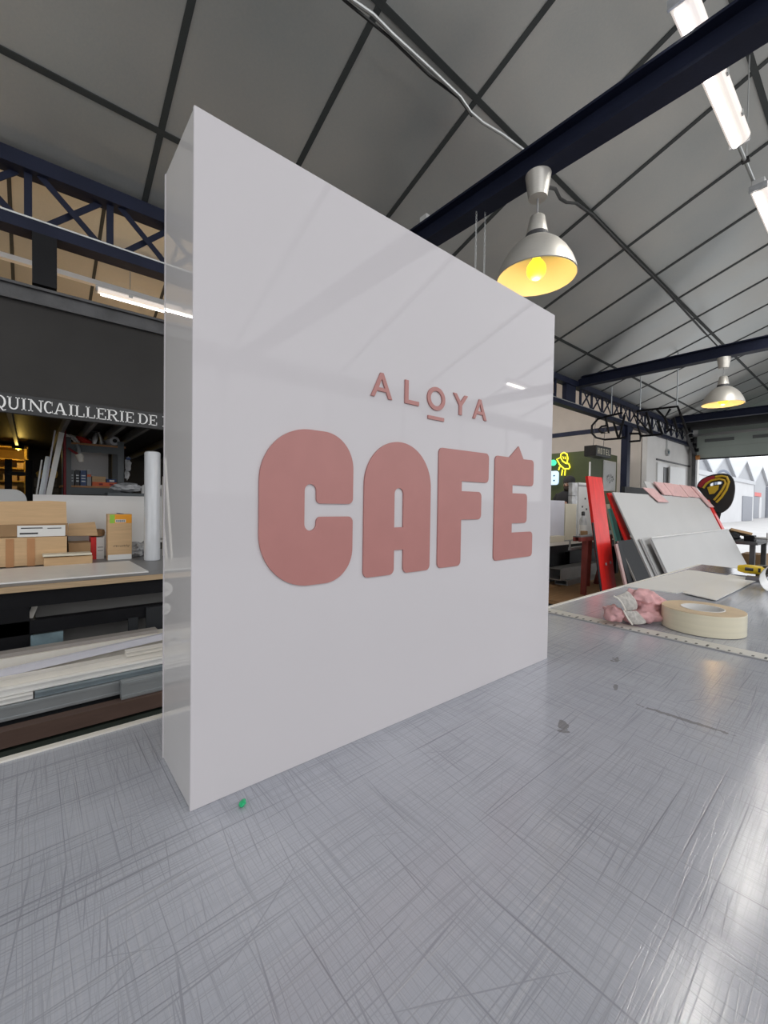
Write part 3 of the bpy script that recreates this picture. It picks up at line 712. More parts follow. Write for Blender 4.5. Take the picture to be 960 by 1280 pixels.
m = MB(); vs = []
for i in range(13):
    a = i/12*1.5
    for j in range(2): vs.append((1.72+j*.34, -.135-.16*math.sin(a)*(.6+.4*i/12)*.9+.0*j, .002+.12*(1-math.cos(a))))
m.v = []; fs = [(2*i, 2*i+1, 2*i+3, 2*i+2) for i in range(12)]
m.add(vs, fs, True)
cu = thing('curled_sheet', 'curled white printed sheet at the right end of the worktable', 'sheet', (2.13, -.16, 0))
prof = [(-.150, .002), (-.138, .012), (-.130, .026), (-.126, .044), (-.128, .062), (-.138, .082), (-.155, .095), (-.18, .100)]
m = MB(); vs = [(x, y+(x-2.05)*.05, z) for x in (2.03, 2.21) for y, z in prof]; n_ = len(prof)
m.add(vs+[(v[0], v[1]-.0016, v[2]+.0004) for v in vs], [(i, i+1, n_+i+1, n_+i) for i in range(n_-1)]+[(2*n_+i, 3*n_+i, 3*n_+i+1, 2*n_+i+1) for i in range(n_-1)]
      + [(i, 2*n_+i, 2*n_+i+1, i+1) for i in range(n_-1)]+[(n_+i, n_+i+1, 3*n_+i+1, 3*n_+i) for i in range(n_-1)], True)
m.build('sheet', 'white_sheet', cu)
for x in (2.06, 2.10, 2.14, 2.18):
    MB().tube([(x, y+(x-2.05)*.05+.0008, z) for y, z in prof[1:6]], .0011, 4).build('printed_line', 'poster_ink', cu)


# ---------------------------------------------------------------- pendant lamps, fluorescent battens, cables
def pendant(x, y, zc, label):
    t = thing('pendant_lamp', label, 'lamp', (x, y, zc), 'pendant lamps')
    zb = 1.958-zc
    def L(name, prof, mm, **k):
        return MB().lathe(prof, (x, y, zc), 40, **k).build(name, mm, t)
    L('ceiling_cup', [(.030, zb-.115), (.045, zb-.113), (.062, zb)], 'brushed_shade')
    MB().tube([(x, y, zc+zb-.115), (x, y, zc+.30)], .004, 8).build('cord', 'grey_plastic', t)
    L('neck', [(.030, .300), (.036, .295), (.052, .215), (.052, .21)], 'brushed_shade')
    L('collar', [(.054, .21), (.056, .205), (.056, .182), (.05, .18)], 'steel_rail')
    pr = [(.050, .186), (.060, .184), (.086, .170), (.116, .145), (.146, .108), (.170, .066), (.186, .024), (.192, .0)]
    sh = MB().ring(pr+[(r-.003, z-.001) for r, z in pr[::-1]], (x, y, zc), 48).build('shade', 'brushed_shade', t)
    pi = [(r-.0036, z-.0025) for r, z in pr]
    MB().ring(pi+[(r-.0010, z-.0006) for r, z in pi[::-1]], (x, y, zc), 48).build('shade_lining', 'shade_lining', sh, label='white painted inside of the shade')
    b = MB(); b.lathe([(.004, -.012), (.020, -.008), (.034, .003), (.044, .020), (.047, .036), (.044, .054), (.034, .072), (.020, .088), (.016, .11), (.016, .15)], (x, y, zc), 24); b.build('bulb', 'bulb_glass', t)
    d = bpy.data.lights.new('pendant_light', 'POINT'); d.energy = 1.6; d.color = (1.0, .60, .20); d.shadow_soft_size = .02
    o = bpy.data.objects.new('pendant_light', d); COL.objects.link(o); o.parent = t; o.location = (0, 0, -.03)
    return t
pendant(1.82, .72, 1.455, 'brushed metal dome pendant lamp with glowing yellow bulb, nearer one behind the light box')
pendant(5.69, .76, 1.455, 'brushed metal dome pendant lamp hanging farther off toward the dock door')

def batten(xa, y, z, L, label, lit=22, group='fluorescent battens in a row', s=1.0):
    t = thing('fluorescent_batten', label, 'lamp', (xa+L/2, y, z), group)
    MB().box(xa, xa+L, y-.030*s, y+.030*s, z+.028*s, z+.060*s).build('housing', 'white_plastic', t, bevel=.004)
    o = [(y+.044*s*math.cos(a), z+.030*s+.040*s*math.sin(a)) for a in [PI+PI*k/12 for k in range(13)]]
    MB().prism([o], (xa+.012, 0, 0), (0, 1, 0), (0, 0, 1), L-.024).build('diffuser', 'tube_lens', t)
    MB().tube([(xa+.03, y+.010*s, z-.010*s), (xa+L-.03, y+.010*s, z-.010*s)], .016*s, 8).build('tube', 'tube_lamp', t)
    for xx in (xa, xa+L-.012): MB().box(xx, xx+.012, y-.042*s, y+.042*s, z-.006*s, z+.030*s).build('end_cap', 'clear_plastic', t)
    for u in (.2, .5, .8): MB().box(xa+L*u-.012, xa+L*u+.012, y-.047*s, y-.040*s, z+.012*s, z+.036*s).build('clip', 'galv', t)
    d = bpy.data.lights.new('batten_light', 'AREA'); d.shape = 'RECTANGLE'; d.size = L*.95; d.size_y = .02*s; d.energy = lit; d.color = (1, .97, .90)
    q = bpy.data.objects.new('batten_light', d); COL.objects.link(q); q.parent = t; q.location = (0, .010*s, -.027*s)
    return t
for k, (xa, lab) in enumerate(((1.72, 'fluorescent batten crossing behind the nearest navy beam, top of the picture'), (3.15, 'fluorescent batten second from the nearest navy beam, cut by the right edge'), (4.55, 'fluorescent batten third along the row over the worktable'))):
    batten(xa, .10, 2.19, .97, lab, 7)
for xa, lab in ((5.45, 'fluorescent batten on the camera side of the hall, reflected in the light box'),):
    batten(xa, -3.36, 2.2, .97, lab, 14, None)
tr = thing('lighting_rail', 'thin metal conduit rail carrying the fluorescent battens', 'rail', (2, .10, 2.26))
MB().tube([(-2, .125, 2.262), (10.8, .125, 2.262)], .009, 8).build('conduit', 'galv', tr)
for x in (-1.4, 1.2, 2.95, 4.35, 6.4, 8.6):
    MB().tube([(x, .12, 2.262), (x, .12, cz(.12)+.0)], .003, 6).build('hanger', 'galv', tr)
    MB().box(x-.012, x+.012, .105, .140, 2.252, 2.275).build('clip', 'black_plastic', tr)
batten(-1.66, 1.30, 1.90, .97, 'unseen fluorescent batten added over the gap to brighten the storage bench', 9, None)  # out-of-view lamp added as fill for the storage bench
# over the mezzanine
t = thing('lighting_rail', 'long white metal rail hung above the black mezzanine', 'rail', (.3, 2.9, 1.70))
MB().bar((-2.2, 2.9, 1.738), (2.0, 2.9, 1.70), .04, .03).build('conduit', 'white_print', t)
for x in (-1.2, -.05, .40, 1.4): MB().tube([(x, 2.9, 1.73), (x, 2.9, cz(2.9))], .003, 6).build('hanger', 'galv', t)
batten(.20, 2.86, 1.650, .97, 'fluorescent batten glowing above the black mezzanine', 9, 'fluorescent batten over the mezzanine', .65)
batten(-1.5, 2.86, 1.67, .97, 'fluorescent batten over the far left of the mezzanine', 9, 'fluorescent batten over the mezzanine', .65)

c = MB(); c.tube([(.2, 1.03, cz(1.03)-.03), (.55, 1.03, cz(1.03)-.045), (0.898, 1.03, 2.387), (1.007, 1.03, 2.409), (1.116, 1.03, 2.405), (1.372, 1.03, 2.413), (1.58, 1.03, 2.415), (1.665, 1.03, 2.389), (1.768, 1.03, 2.394), (1.951, 1.03, 2.433), (2.173, 1.03, 2.462), (2.204, 1, 2.427), (2.037, 0.9, 2.229), (1.82, .75, 2.10)], .0085, 8)
tag(c.build('ceiling_conduit', 'galv'), 'pale grey conduit drooping along a ceiling seam to the nearest beam', 'cable')
c = MB(); c.tube([(.2, 1.06, cz(1.06)-.032), (0.872, 1.05, 2.385), (1.115, 1.05, 2.407), (1.371, 1.05, 2.404), (1.591, 1.05, 2.432), (1.703, 1.05, 2.404)], .006, 8)
tag(c.build('ceiling_cable', 'black_plastic'), 'thin black cable running beside the pale ceiling conduit', 'cable')
c = MB(); c.tube([(1.85, .74, 1.935), (2.311, 0.9, 2.228), (2.611, 1.03, 2.38), (2.698, 1.03, 2.394), (2.834, 1.03, 2.451), (3.081, 1.03, 2.483), (3.59, 1.03, 2.469), (4.642, 1.03, 2.464), (6.034, 1.03, 2.411), (6.634, 1, 2.351), (5.69, .80, 2.10)], .010, 8)
tag(c.build('ceiling_cable', 'black_plastic'), 'black cable looping from the near lamp cup along the ceiling seam', 'cable')
def chain(x, y, z0, z1, lab):
    m = MB(); n = int((z1-z0)/.018); L = .024
    for k in range(n):
        z = z0+.018*k; pts = []
        for j in range(10):
            a = 2*PI*j/10; u = .0045*math.cos(a); w = L/2*math.sin(a)
            pts.append((x+(u if k % 2 else 0), y+(0 if k % 2 else u), z+w))
        m.tube(pts, .0016, 4, closed=True)
    tag(m.build('hanging_chain', 'galv'), lab, 'chain', 'hanging chains')
chain(1.80, 1.085, 1.30, 2.00, 'left one of two thin chains hanging from the nearest navy beam behind the light box')
chain(1.84, 1.055, 1.25, 1.97, 'right one of two thin chains hanging from the nearest navy beam behind the light box')
jb = thing('junction_box', 'small white junction box on the navy beam above the light box', 'electrical box', (1.80, 1.47, 2.09))
box('body', 'white_plastic', 1.77, 1.83, 1.45, 1.51, 2.09, 2.125, jb, bevel=.003)
MB().tube([(1.80, 1.45, 2.115), (1.80, 1.35, 2.112), (1.80, 1.25, 2.097)], .004, 6).build('cable', 'white_plastic', jb)

# ---------------------------------------------------------------- left: storage bench under the mezzanine
bz = -.05
bn = thing('storage_bench', 'long black framed workbench with grey top and plywood edge', 'workbench', (-.3, 2.4, FZ))
MB().box(-2.2, 1.5, 1.862, 3.05, bz-.018, bz).build('top', 'bench_grey', bn)
MB().box(-2.2, 1.5, 1.848, 1.862, bz-.024, bz).build('plywood_edge', 'plywood', bn)
m = MB(); m.box(-2.2, 1.5, 1.875, 1.93, bz-.095, bz-.02); m.box(-2.2, 1.5, 2.9, 2.95, bz-.095, bz-.02); m.build('top_rail', 'black_steel', bn)
MB().box(-2.2, 1.5, 1.88, 1.93, -.262, -.205).build('middle_rail', 'black_steel', bn)
MB().box(-2.2, 1.5, 1.88, 2.9, -.66, -.62).build('lower_shelf', 'bench_panel', bn)
box('inner_panel', 'bench_panel', -.105, 1.5, 1.99, 2.0, -.615, -.147, bn)
for x in (-2.15, -1.05, -.175, .9, 1.45):
    for y in (1.90, 2.92): box('leg', 'black_steel', x-.05, x+.05, y-.02, y+.02, FZ, bz-.02, bn)
for i, (xa, xb, za, zb) in enumerate(((-.122, -.012, -.40, -.265), (.235, .275, -.335, -.25), (.31, .40, -.33, -.21))):
    box('hinge_plate', 'bluegrey_metal' if i == 0 else 'charcoal', xa, xb, 1.862, 1.876, za, zb, bn)
for x0, lab in ((-.145, 'cream strip leaning inside the bench, left one'), (-.118, 'cream strip leaning inside the bench, right one')):
    m = MB(); m.bar((x0-.01, 1.95, -.22), (x0+.03, 1.95, -.100), .012, .02); m.build('offcut_strip', 'profile_cream', label=lab, cat='strip', group='strips inside the bench')

# long sheet on the bench and the parcels behind it
m = MB(); m.prism([[(-1.6, 1.96), (.335, 1.945), (.325, 2.42), (-1.5, 2.42)]], (0, 0, bz), (1, 0, 0), (0, 1, 0), .006)
m.build('white_sheet', 'profile_white', label='long white sheet lying on the plywood edged bench', cat='sheet')
ct = thing('open_carton', 'large open brown carton with a white shipping label on the bench', 'carton', (-.17, 2.6, bz))
x0, x1, y0, y1 = -.42, .04, 2.50, 2.74
m = MB(); zt = .105
m.box(x0, x1, y0, y0+.005, bz, zt); m.box(x0, x1, y1-.005, y1, bz, zt); m.box(x0, x0+.005, y0, y1, bz, zt); m.box(x1-.005, x1, y0, y1, bz, zt); m.box(x0, x1, y0, y1, bz, bz+.005); m.build('body', 'cardboard', ct)
MB().prism([[(x0, .170), (x1-.004, .172), (x1-.008, .298), (x1-.08, .302), (x0, .29)]], (0, 2.520, 0), (1, 0, 0), (0, 0, 1), .005).build('front_flap', 'cardboard', ct)
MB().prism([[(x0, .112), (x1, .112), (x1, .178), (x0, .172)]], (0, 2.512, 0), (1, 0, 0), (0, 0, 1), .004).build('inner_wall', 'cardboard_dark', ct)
lbm = MB().box(-.175, x1-.012, 2.5045, 2.5075, .108, .168).build('label', 'label_white', ct)
m = MB(); m.box(-.165, -.09, 2.503, 2.5045, .122, .130); m.box(-.16, -.07, 2.503, 2.5045, .152, .157); m.box(-.05, .01, 2.503, 2.5045, .150, .154); m.build('print', 'black_plastic', lbm)
for xx in (-.20, -.115, -.33): box('tape_strip', 'orange_board', xx-.02, xx+.012, 2.4975, 2.4999, bz+.002, .10, ct)
MB().prism([[(.046, .098), (.192, .094), (.178, .176), (.050, .168)]], (0, 2.60, 0), (1, 0, .0), (0, .25, 1), .005).build('side_flap', 'cardboard', ct)
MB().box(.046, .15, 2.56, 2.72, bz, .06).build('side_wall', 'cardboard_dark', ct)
sc = thing('small_carton', 'flat small brown carton with a white lid in front of the big carton', 'carton', (.03, 2.38, bz))
MB().box(-.067, .147, 2.435, 2.50-.004, bz, -.002).build('body', 'cardboard', sc, bevel=.001)
MB().cbox((.035, 2.455, .010), (.215, .085, .012), Euler((0, .012, .02))).build('lid', 'cream_board', sc, bevel=.003)
tc = thing('tall_carton', 'tall brown carton standing on end with orange and green label', 'carton', (.29, 2.6, bz))
MB().box(.232, .358, 2.545, 2.61, bz, .227).build('body', 'cardboard', tc, bevel=.0015)
MB().box(.2335, .3565, 2.5435, 2.545, bz+.001, -.018).build('base_label', 'label_white', tc)
MB().box(.268, .3565, 2.5435, 2.545, .172, .224).build('orange_label', 'label_orange', tc)
MB().box(.243, .268, 2.5435, 2.545, .172, .224).build('green_label', 'label_green', tc)
bl = MB().box(.271, .325, 2.5425, 2.5435, .176, .194).build('barcode_label', 'label_white', tc)
m = MB()
for k in range(14): m.box(.275+k*.0034, .275+k*.0034+(.0012 if k % 3 else .002), 2.5418, 2.5425, .1785, .192)
m.build('barcode', 'black_plastic', bl)
m = MB(); random.seed(3)
for k in range(9): m.bar((.262+k*.007, 2.5440, .030+.002*math.sin(k*2)), (.2635+k*.007, 2.5440, .037+.002*math.sin(k)), .0022, .001, (0, 1, 0))
m.tube([(.325, 2.5443, .030), (.331, 2.5443, .040), (.338, 2.5443, .026), (.344, 2.5443, .038)], .0014, 5); m.build('printed_mark', 'black_plastic', tc)
MB().cbox((.30, 2.57, .2290), (.03, .03, .004), Euler((0, .15, .3))).build('blue_tag', 'box_blue', tc)
bk = thing('binder', 'red box file with a white spine beside the tall carton', 'binder', (.2, 2.7, bz))
MB().box(.158, .186, 2.64, 2.76-.02, bz, .085).build('cover', 'red_paint', bk); MB().box(.186, .226, 2.642, 2.738, bz, .083).build('spine', 'label_white', bk)
m = MB(); m.box(.192, .22, 2.6405, 2.642, .02, .025); m.box(.192, .22, 2.6405, 2.642, .0, .004); m.build('print', 'grey_plastic', bk)
MB().ring([(.018, 0), (.040, .004), (.044, .022), (.040, .042), (.018, .046)], (.192, 2.69, .0855), 24).build('twine_ball', 'twine', label='roll of brown twine on top of the red box file', cat='twine')
MB().cbox((.20, 2.775, .145), (.62, .012, .385), Euler((.03, 0, 0))).build('upright_board', 'panel_white', label='upright white panel standing across the back of the bench', cat='panel')
rf = thing('film_roll', 'tall upright roll of white film standing on the bench', 'roll', (.445, 2.42, bz))
MB().lathe([(.040, 0), (.0435, .004), (.0435, .645), (.040, .652)], (.445, 2.42, bz), 28).build('wound_film', 'film_roll', rf)
MB().ring([(.022, .650), (.034, .650), (.034, .656), (.022, .656)], (.445, 2.42, bz), 20).build('core', 'grey_plastic', rf)
MB().box(.545, .565, 2.60, 2.63, bz, .47).build('white_post', 'profile_cream', label='thin cream post standing just behind the film roll', cat='post')
m = MB()
for k in range(5): m.blob((.395+.045*(k % 3), 2.655+.03*(k//2), bz+.035+.022*(k % 2)), (.045, .05, .034), k+20, .6, 2.6, 3)
m.build('plastic_wrap', 'clear_plastic', label='crumpled clear plastic wrap behind the film roll', cat='plastic wrap')

# what stands at the far left of the bench (seen mirrored in the light box side)
for i, (z, rr) in enumerate(((-.125, .036), (-.222, .028))):
    t = thing('hanging_disc', ('upper' if i == 0 else 'lower')+' white plastic disc hung on the bench front', 'disc', (-.385, 1.845, z-rr), 'white discs on the bench front')
    m = MB(); o = [(-.385+rr*math.cos(2*PI*k/28), z+rr*math.sin(2*PI*k/28)) for k in range(28)]; m.prism([o], (0, 1.846, 0), (1, 0, 0), (0, 0, 1), .006); m.build('plate', 'mirror_bit', t)
    MB().tube([(-.385, 1.840, z), (-.385, 1.825, z)], .008, 10).build('hub', 'grey_plastic', t)
for i, (z, a) in enumerate(((-.335, .1), (-.43, -.35))):
    t = thing('hook_plate', ('upper' if i == 0 else 'lower')+' square white hook plate below the discs', 'plate', (-.40, 1.7, z-.03), 'hook plates on the bench front')
    MB().cbox((-.395, 1.70, z), (.06, .006, .06), Euler((0, a, 0))).build('plate', 'mirror_bit', t)
    MB().tube([(-.395, 1.696, z), (-.395, 1.678, z), (-.385, 1.672, z+.012)], .005, 8).build('hook', 'grey_plastic', t)
    MB().bar((-.395, 1.704, z), (-.395, 1.757, z), .015, .01).build('stem', 'grey_plastic', t)
for k, (xa, xb, zt, lab) in enumerate(((-.56, -.53, .58, 'tallest'), (-.485, -.46, .34, 'shortest'), (-.53, -.49, .49, 'middle'))):
    m = MB(); m.bar((xa, 2.45, bz), (xb, 2.50, zt), .018, .012); m.build('leaning_strip', 'profile_cream', label=lab+' thin cream strip at the bench end mirrored in the light box', cat='strip', group='cream strips at the left of the bench')

# rack of profiles below the bench
rk = thing('profile_rack', 'low dark rack with brown beam holding long profiles', 'rack', (-.2, 1.6, FZ))
MB().box(-2.0, 1.4, 1.55, 1.60, -.575, -.515).build('brown_beam', 'brown_beam', rk)
MB().box(-2.0, 1.4, 1.56, 1.60, -.66, -.59).build('green_beam', 'green_beam', rk)
MB().box(-2.0, 1.4, 1.60, 1.83, -.62, -.600).build('shelf', 'brown_beam', rk)
for x in (-1.9, -.6, 1.3):
    for y in (1.575, 1.81): box('leg', 'black_steel', x-.02, x+.02, y-.012, y+.012, FZ, -.62, rk)
def prof(name, mm, xa, xb, y, z, dz, w, h, label, tilt=0.0, lips=True):
    t = MB(); d = Vector((xb-xa, 0, 0)); a = (xa, y, z+h/2); b = (xb, y+tilt*.5, z+h/2+dz)
    t.bar(a, b, w, h)
    if lips:
        for s in (-1, 1): t.bar((a[0], a[1]-w/2, a[2]+s*h*.36), (b[0], b[1]-w/2, b[2]+s*h*.36), .008, h*.16)
    return t.build(name, mm, label=label, cat='profile', group='long profiles stacked on the rack')
prof('gap_filler', 'charcoal', -1.8, 1.15, 1.705, -.600, 0, .13, .094, 'dark support under the stacked profiles, coloured as a shaded gap', lips=False)  # charcoal support put in to read as the shaded gap below the pile
prof('aluminium_profile', 'profile_grey', -1.7, 1.1, 1.640, -.505, 0, .05, .058, 'wide grey profile at the front bottom of the pile')
prof('aluminium_profile', 'profile_blue', -.11, .9, 1.648, -.446, 0.0, .05, .022, 'blue grey metal profile on the wide grey one')
prof('pvc_profile', 'profile_white', -1.8, -.115, 1.648, -.446, 0.0, .05, .022, 'white profile ending left of the blue grey one')
prof('pvc_profile', 'profile_white', -1.75, 1.2, 1.668, -.423, 0.0, .05, .029, 'white ridged profile above the blue grey one')
prof('pvc_profile', 'profile_cream', -1.7, 1.15, 1.690, -.393, 0.0, .05, .024, 'cream profile under the lavender strip', lips=False)
prof('aluminium_profile', 'profile_grey', .165, 1.0, 1.588, -.514, 0.0, .032, .074, 'short grey channel profile with ridged top at the rack front')
prof('pvc_profile', 'profile_cream', .195, 1.15, 1.680, -.368, 0.0, .04, .022, 'short cream profile near the light box on the pile')
prof('pvc_profile', 'profile_lavender', -1.6, 1.1, 1.728, -.462, .172, .02, .028, 'pale lavender strip lying slanted on the pile', lips=False)
prof('pvc_profile', 'profile_cream', -1.8, 1.2, 1.795, -.505, 0, .07, .190, 'cream grey board at the back of the profile rack', lips=False)
prof('pvc_profile', 'taupe_strip', -1.8, .34, 1.795, -.314, 0, .05, .016, 'thin taupe strip at the back top of the pile', lips=False)

# under the mezzanine, behind the bench
sf = thing('metal_shelving', 'grey metal shelving unit with orange shelf boards under the mezzanine', 'shelf', (.27, 3.75, FZ))
for x in (.098, .446):
    for y in (3.6, 3.9): box('upright', 'shelf_grey', x-.022, x+.022, y-.015, y+.015, FZ, .785, sf)
for z in (.735, .405, .05, -.4):
    MB().box(.06, .48, 3.59, 3.92, z, z+.014).build('shelf_board', 'orange_board', sf)
    MB().box(.12, .424, 3.585, 3.60, z-.055, z-.001).build('shelf_rail', 'shelf_grey', sf)
MB().box(.12, .40, 3.925, 3.93, .42, .73).build('back_panel', 'white_board', sf)
MB().tube([(.078, 3.55, FZ), (.078, 3.55, .86)], .009, 10).build('red_post', 'red_dark', label='thin dark red post beside the grey shelving', cat='post')
for x, w, h, mm, lab in ((.118, .024, .12, 'shelf_grey', 'grey box leftmost on the lower visible shelf'), (.147, .030, .122, 'box_black', 'dark box with pale print on the shelf'), (.180, .040, .120, 'box_blue', 'dark blue box with pale print on the shelf'), (.222, .030, .125, 'grey_plastic', 'grey box with an orange band right of the blue one')):
    t = thing('product_box', lab, 'box', (x+w/2, 3.66, .419), 'boxes on the grey shelving')
    MB().box(x, x+w-.002, 3.62, 3.70, .419, .419+h).build('carton', mm, t)
    if mm == 'grey_plastic': MB().box(x+.001, x+w-.003, 3.617, 3.62, .49, .51).build('band', 'box_orange', t)
    else:
        m = MB()
        for k in range(3): m.box(x+.006, x+w-.008, 3.617, 3.62, .45+.022*k, .458+.022*k)
        m.build('print', 'profile_grey', t)
t = thing('orange_box', 'flat orange box lying on the shelf', 'box', (.33, 3.66, .419))
MB().box(.256, .425, 3.61, 3.70, .419, .452).build('carton', 'box_orange', t); m = MB(); m.box(.30, .325, 3.607, 3.61, .428, .442); m.box(.37, .395, 3.607, 3.61, .428, .442); m.build('print', 'red_dark', t)
MB().box(.256, .345, 3.62, 3.70, .4525, .497).build('brown_box', 'cardboard', label='small brown box on top of the flat orange box', cat='box')
t = thing('blue_box', 'small blue box with white print on the orange box', 'box', (.39, 3.66, .453)); MB().box(.352, .42, 3.62, 3.70, .4525, .480).build('carton', 'box_blue', t); MB().box(.372, .405, 3.617, 3.62, .459, .472).build('print', 'label_white', t)
random.seed(5)
tl = thing('vinyl_roll', 'white vinyl roll lying on top of the grey shelving', 'roll', (.40, 3.7, .75))
MB().tube([(.36, 3.80, .79), (.405, 3.60, .79)], .036, 20).build('wound_vinyl', 'film_roll', tl); MB().tube([(.4047, 3.602, .79), (.4057, 3.597, .79)], .016, 14).build('core', 'black_plastic', tl)
t = thing('cable_bundle', 'tangled pale cable bundle on top of the shelving', 'cable', (.13, 3.65, .75))
for k in range(5):
    pts = [(.12+.045*math.cos(a*1.0+k)*(1+.25*math.sin(3*a+k)), 3.64+.03*math.sin(a+k), .782+.026*math.sin(2*a+k*1.7)) for a in [2*PI*j/18 for j in range(18)]]
    MB().tube(pts, .006, 6, closed=True).build('coil', 'profile_grey' if k % 2 else 'profile_cream', t)
m = MB(); m.blob((.205, 3.66, .778), (.052, .04, .024), 4, .6, 2.2, 3, Euler((0, .25, 0))); m.build('red_cloth', 'red_cloth', label='crumpled red cloth on top of the grey shelving', cat='cloth')
t = thing('spray_gun', 'metal spray gun among the tools on the shelving', 'tool', (.285, 3.65, .75))
MB().tube([(.27, 3.63, .755), (.275, 3.63, .80), (.282, 3.63, .845)], [.016, .020, .014], 12).build('cup', 'galv', t); MB().tube([(.245, 3.63, .852), (.32, 3.63, .858)], .012, 10).build('barrel', 'steel_rail', t); MB().tube([(.30, 3.63, .85), (.315, 3.63, .80), (.318, 3.63, .757)], .010, 10).build('grip', 'galv', t)
m = MB(); m.blob((.240, 3.70, .776), (.03, .03, .024), 14, .5, 2.2, 2); m.blob((.325, 3.72, .774), (.03, .03, .022), 15, .5, 2.2, 2); m.build('plastic_bag', 'clear_plastic', label='crumpled clear bag beside the spray gun', cat='bag')
t = thing('paint_gun', 'pale paint spray gun hanging from the top shelf', 'tool', (.18, 3.56, .60))
MB().tube([(.165, 3.56, .66), (.172, 3.56, .64), (.178, 3.56, .60)], [.022, .026, .018], 12).build('cup', 'profile_cream', t); MB().tube([(.10, 3.56, .70), (.13, 3.56, .675), (.165, 3.56, .655)], [.006, .009, .012], 10).build('nozzle', 'red_dark', t)
MB().tube([(.17, 3.56, .655), (.165, 3.565, .70), (.155, 3.575, .733)], .013, 10).build('grip', 'profile_grey', t)
t = thing('parts_bag', 'hanging clear bag of blue topped bottles at the side of the shelving', 'bag', (.485, 3.58, .5)); m = MB(); m.blob((.495, 3.575, .60), (.022, .02, .06), 31, .5, 2.4, 3); m.blob((.488, 3.575, .52), (.018, .02, .04), 32, .5, 2.4, 3); m.build('bag', 'clear_plastic', t); MB().box(.478, .508, 3.55, 3.565, .64, .66).build('header_card', 'box_blue', t)
for lab, xa, xb, za, zb, w, mm in (('broadest white panel leaning by the dark red post', -.022, .055, .33, .795, .032, 'profile_white'), ('narrow pale panel behind the broadest leaning one', -.045, .018, .33, .81, .010, 'profile_lavender'), ('grey panel leaning between the white ones', -.062, -.022, .33, .62, .028, 'profile_grey'), ('short white strip leaning left of the grey panel', -.088, -.056, .33, .595, .010, 'profile_white')):
    k_ = (xb-xa)/(zb-za); m = MB(); xq = xa-k_*(za-FZ-.02)*0
    yo = .035*len([o for o in bpy.data.objects if o.name.startswith('leaning_sheet')]); m.bar((xa-(xb-xa)/(zb-za)*(za+.88), 3.40+yo, -.88), (xb, 3.43+yo, zb), w, .02, (0, 1, 0)); m.build('leaning_sheet', mm, label=lab, cat='panel', group='panels leaning under the mezzanine')
m = MB(); m.prism([rpoly([(-.60, .05, .02), (-.60, .372, .05), (-.15, .372, .07), (-.10, .05, .02)])], (0, 3.30, 0), (1, 0, 0), (0, 0, 1), .02); t = thing('tray', 'white rounded plastic tray behind the open carton', 'tray', (-.35, 3.2, bz-.002))
m.build('pan', 'white_plastic', t); MB().box(-.6, -.1, 3.24, 3.30, .02, .05).build('rim', 'white_plastic', t); box('foot', 'white_plastic', -.55, -.15, 3.02+.05, 3.24, bz-.05, .02, t)
t = thing('slotted_chair', 'white plastic chair with slotted back behind the white panel', 'chair', (.75, 3.35, FZ))
m = MB(); m.prism([rpoly([(.54, .0, .0), (.54, .435, .03), (.95, .435, .05), (.95, .0, .0)]), rpoly([(.565, .34, .01), (.68, .34, .01), (.68, .41, .01), (.565, .41, .01)]), rpoly([(.70, .34, .01), (.92, .34, .01), (.92, .41, .01), (.70, .41, .01)])], (0, 3.30, 0), (1, 0, 0), (0, 0, 1), .02); m.build('backrest', 'white_plastic', t)
MB().box(.54, .95, 3.28, 3.68, -.02, .01).build('seat', 'white_plastic', t)
for x in (.56, .93):
    for y in (3.30, 3.66): box('leg', 'white_plastic', x-.015, x+.015, y-.015, y+.015, FZ, -.02, t)
m = MB(); m.blob((.43, 3.2, .405), (.09, .06, .035), 41, .5, 2.4, 3); m.build('plastic_bag', 'clear_plastic', label='clear plastic bag draped on a crate behind the white panel', cat='bag')
box('crate', 'shelf_grey', .30, .54, 3.12, 3.28, FZ, .362, label='grey crate stack end behind the white panel', cat='crate')
# warm lit corner at the very back
ws = thing('wooden_shelf', 'wooden shelf unit lit warm yellow at the very back', 'shelf', (-.3, 5.1, FZ))
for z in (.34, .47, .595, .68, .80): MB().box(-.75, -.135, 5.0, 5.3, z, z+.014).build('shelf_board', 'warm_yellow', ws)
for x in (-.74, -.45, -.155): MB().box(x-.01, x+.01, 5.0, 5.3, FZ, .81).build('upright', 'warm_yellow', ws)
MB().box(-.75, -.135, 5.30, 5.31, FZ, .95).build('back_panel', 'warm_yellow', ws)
for k, (x, z, w, h) in enumerate(((-.32, .484, .10, .06), (-.22, .609, .05, .05), (-.36, .354, .14, .08), (-.20, .484, .04, .05))):
    box('storage_box', 'cardboard', x, x+w, 5.02, 5.15, z, z+h, label='cardboard box on the warm lit shelf, '+('widest middle', 'upper right', 'lowest', 'right middle')[k], cat='box', group='boxes on the warm lit shelf')
t = thing('warm_pendant', 'small dark dome lamp glowing warm at the back', 'lamp', (-.205, 4.8, .77))
pr = [(.012, .07), (.030, .060), (.044, .032), (.048, .0)]
MB().ring(pr+[(r-.003, z) for r, z in pr[::-1]], (-.205, 4.8, .775), 24).build('shade', 'black_steel', t); MB().lathe([(.006, -.012), (.02, 0), (.02, .02), (.008, .04)], (-.205, 4.8, .775), 14).build('bulb', 'bulb_glass', t)
MB().tube([(-.205, 4.8, .84), (-.205, 4.8, .86)], .004, 6).build('cord', 'black_plastic', t)
d = bpy.data.lights.new('warm_light', 'POINT'); d.energy = 1.5; d.color = (1, .68, .16); d.shadow_soft_size = .02
o = bpy.data.objects.new('warm_light', d); COL.objects.link(o); o.parent = t; o.location = (0, 0, -.03)
ld = thing('stepladder', 'black stepladder standing before the warm lit shelf', 'ladder', (-.2, 4.5, FZ))
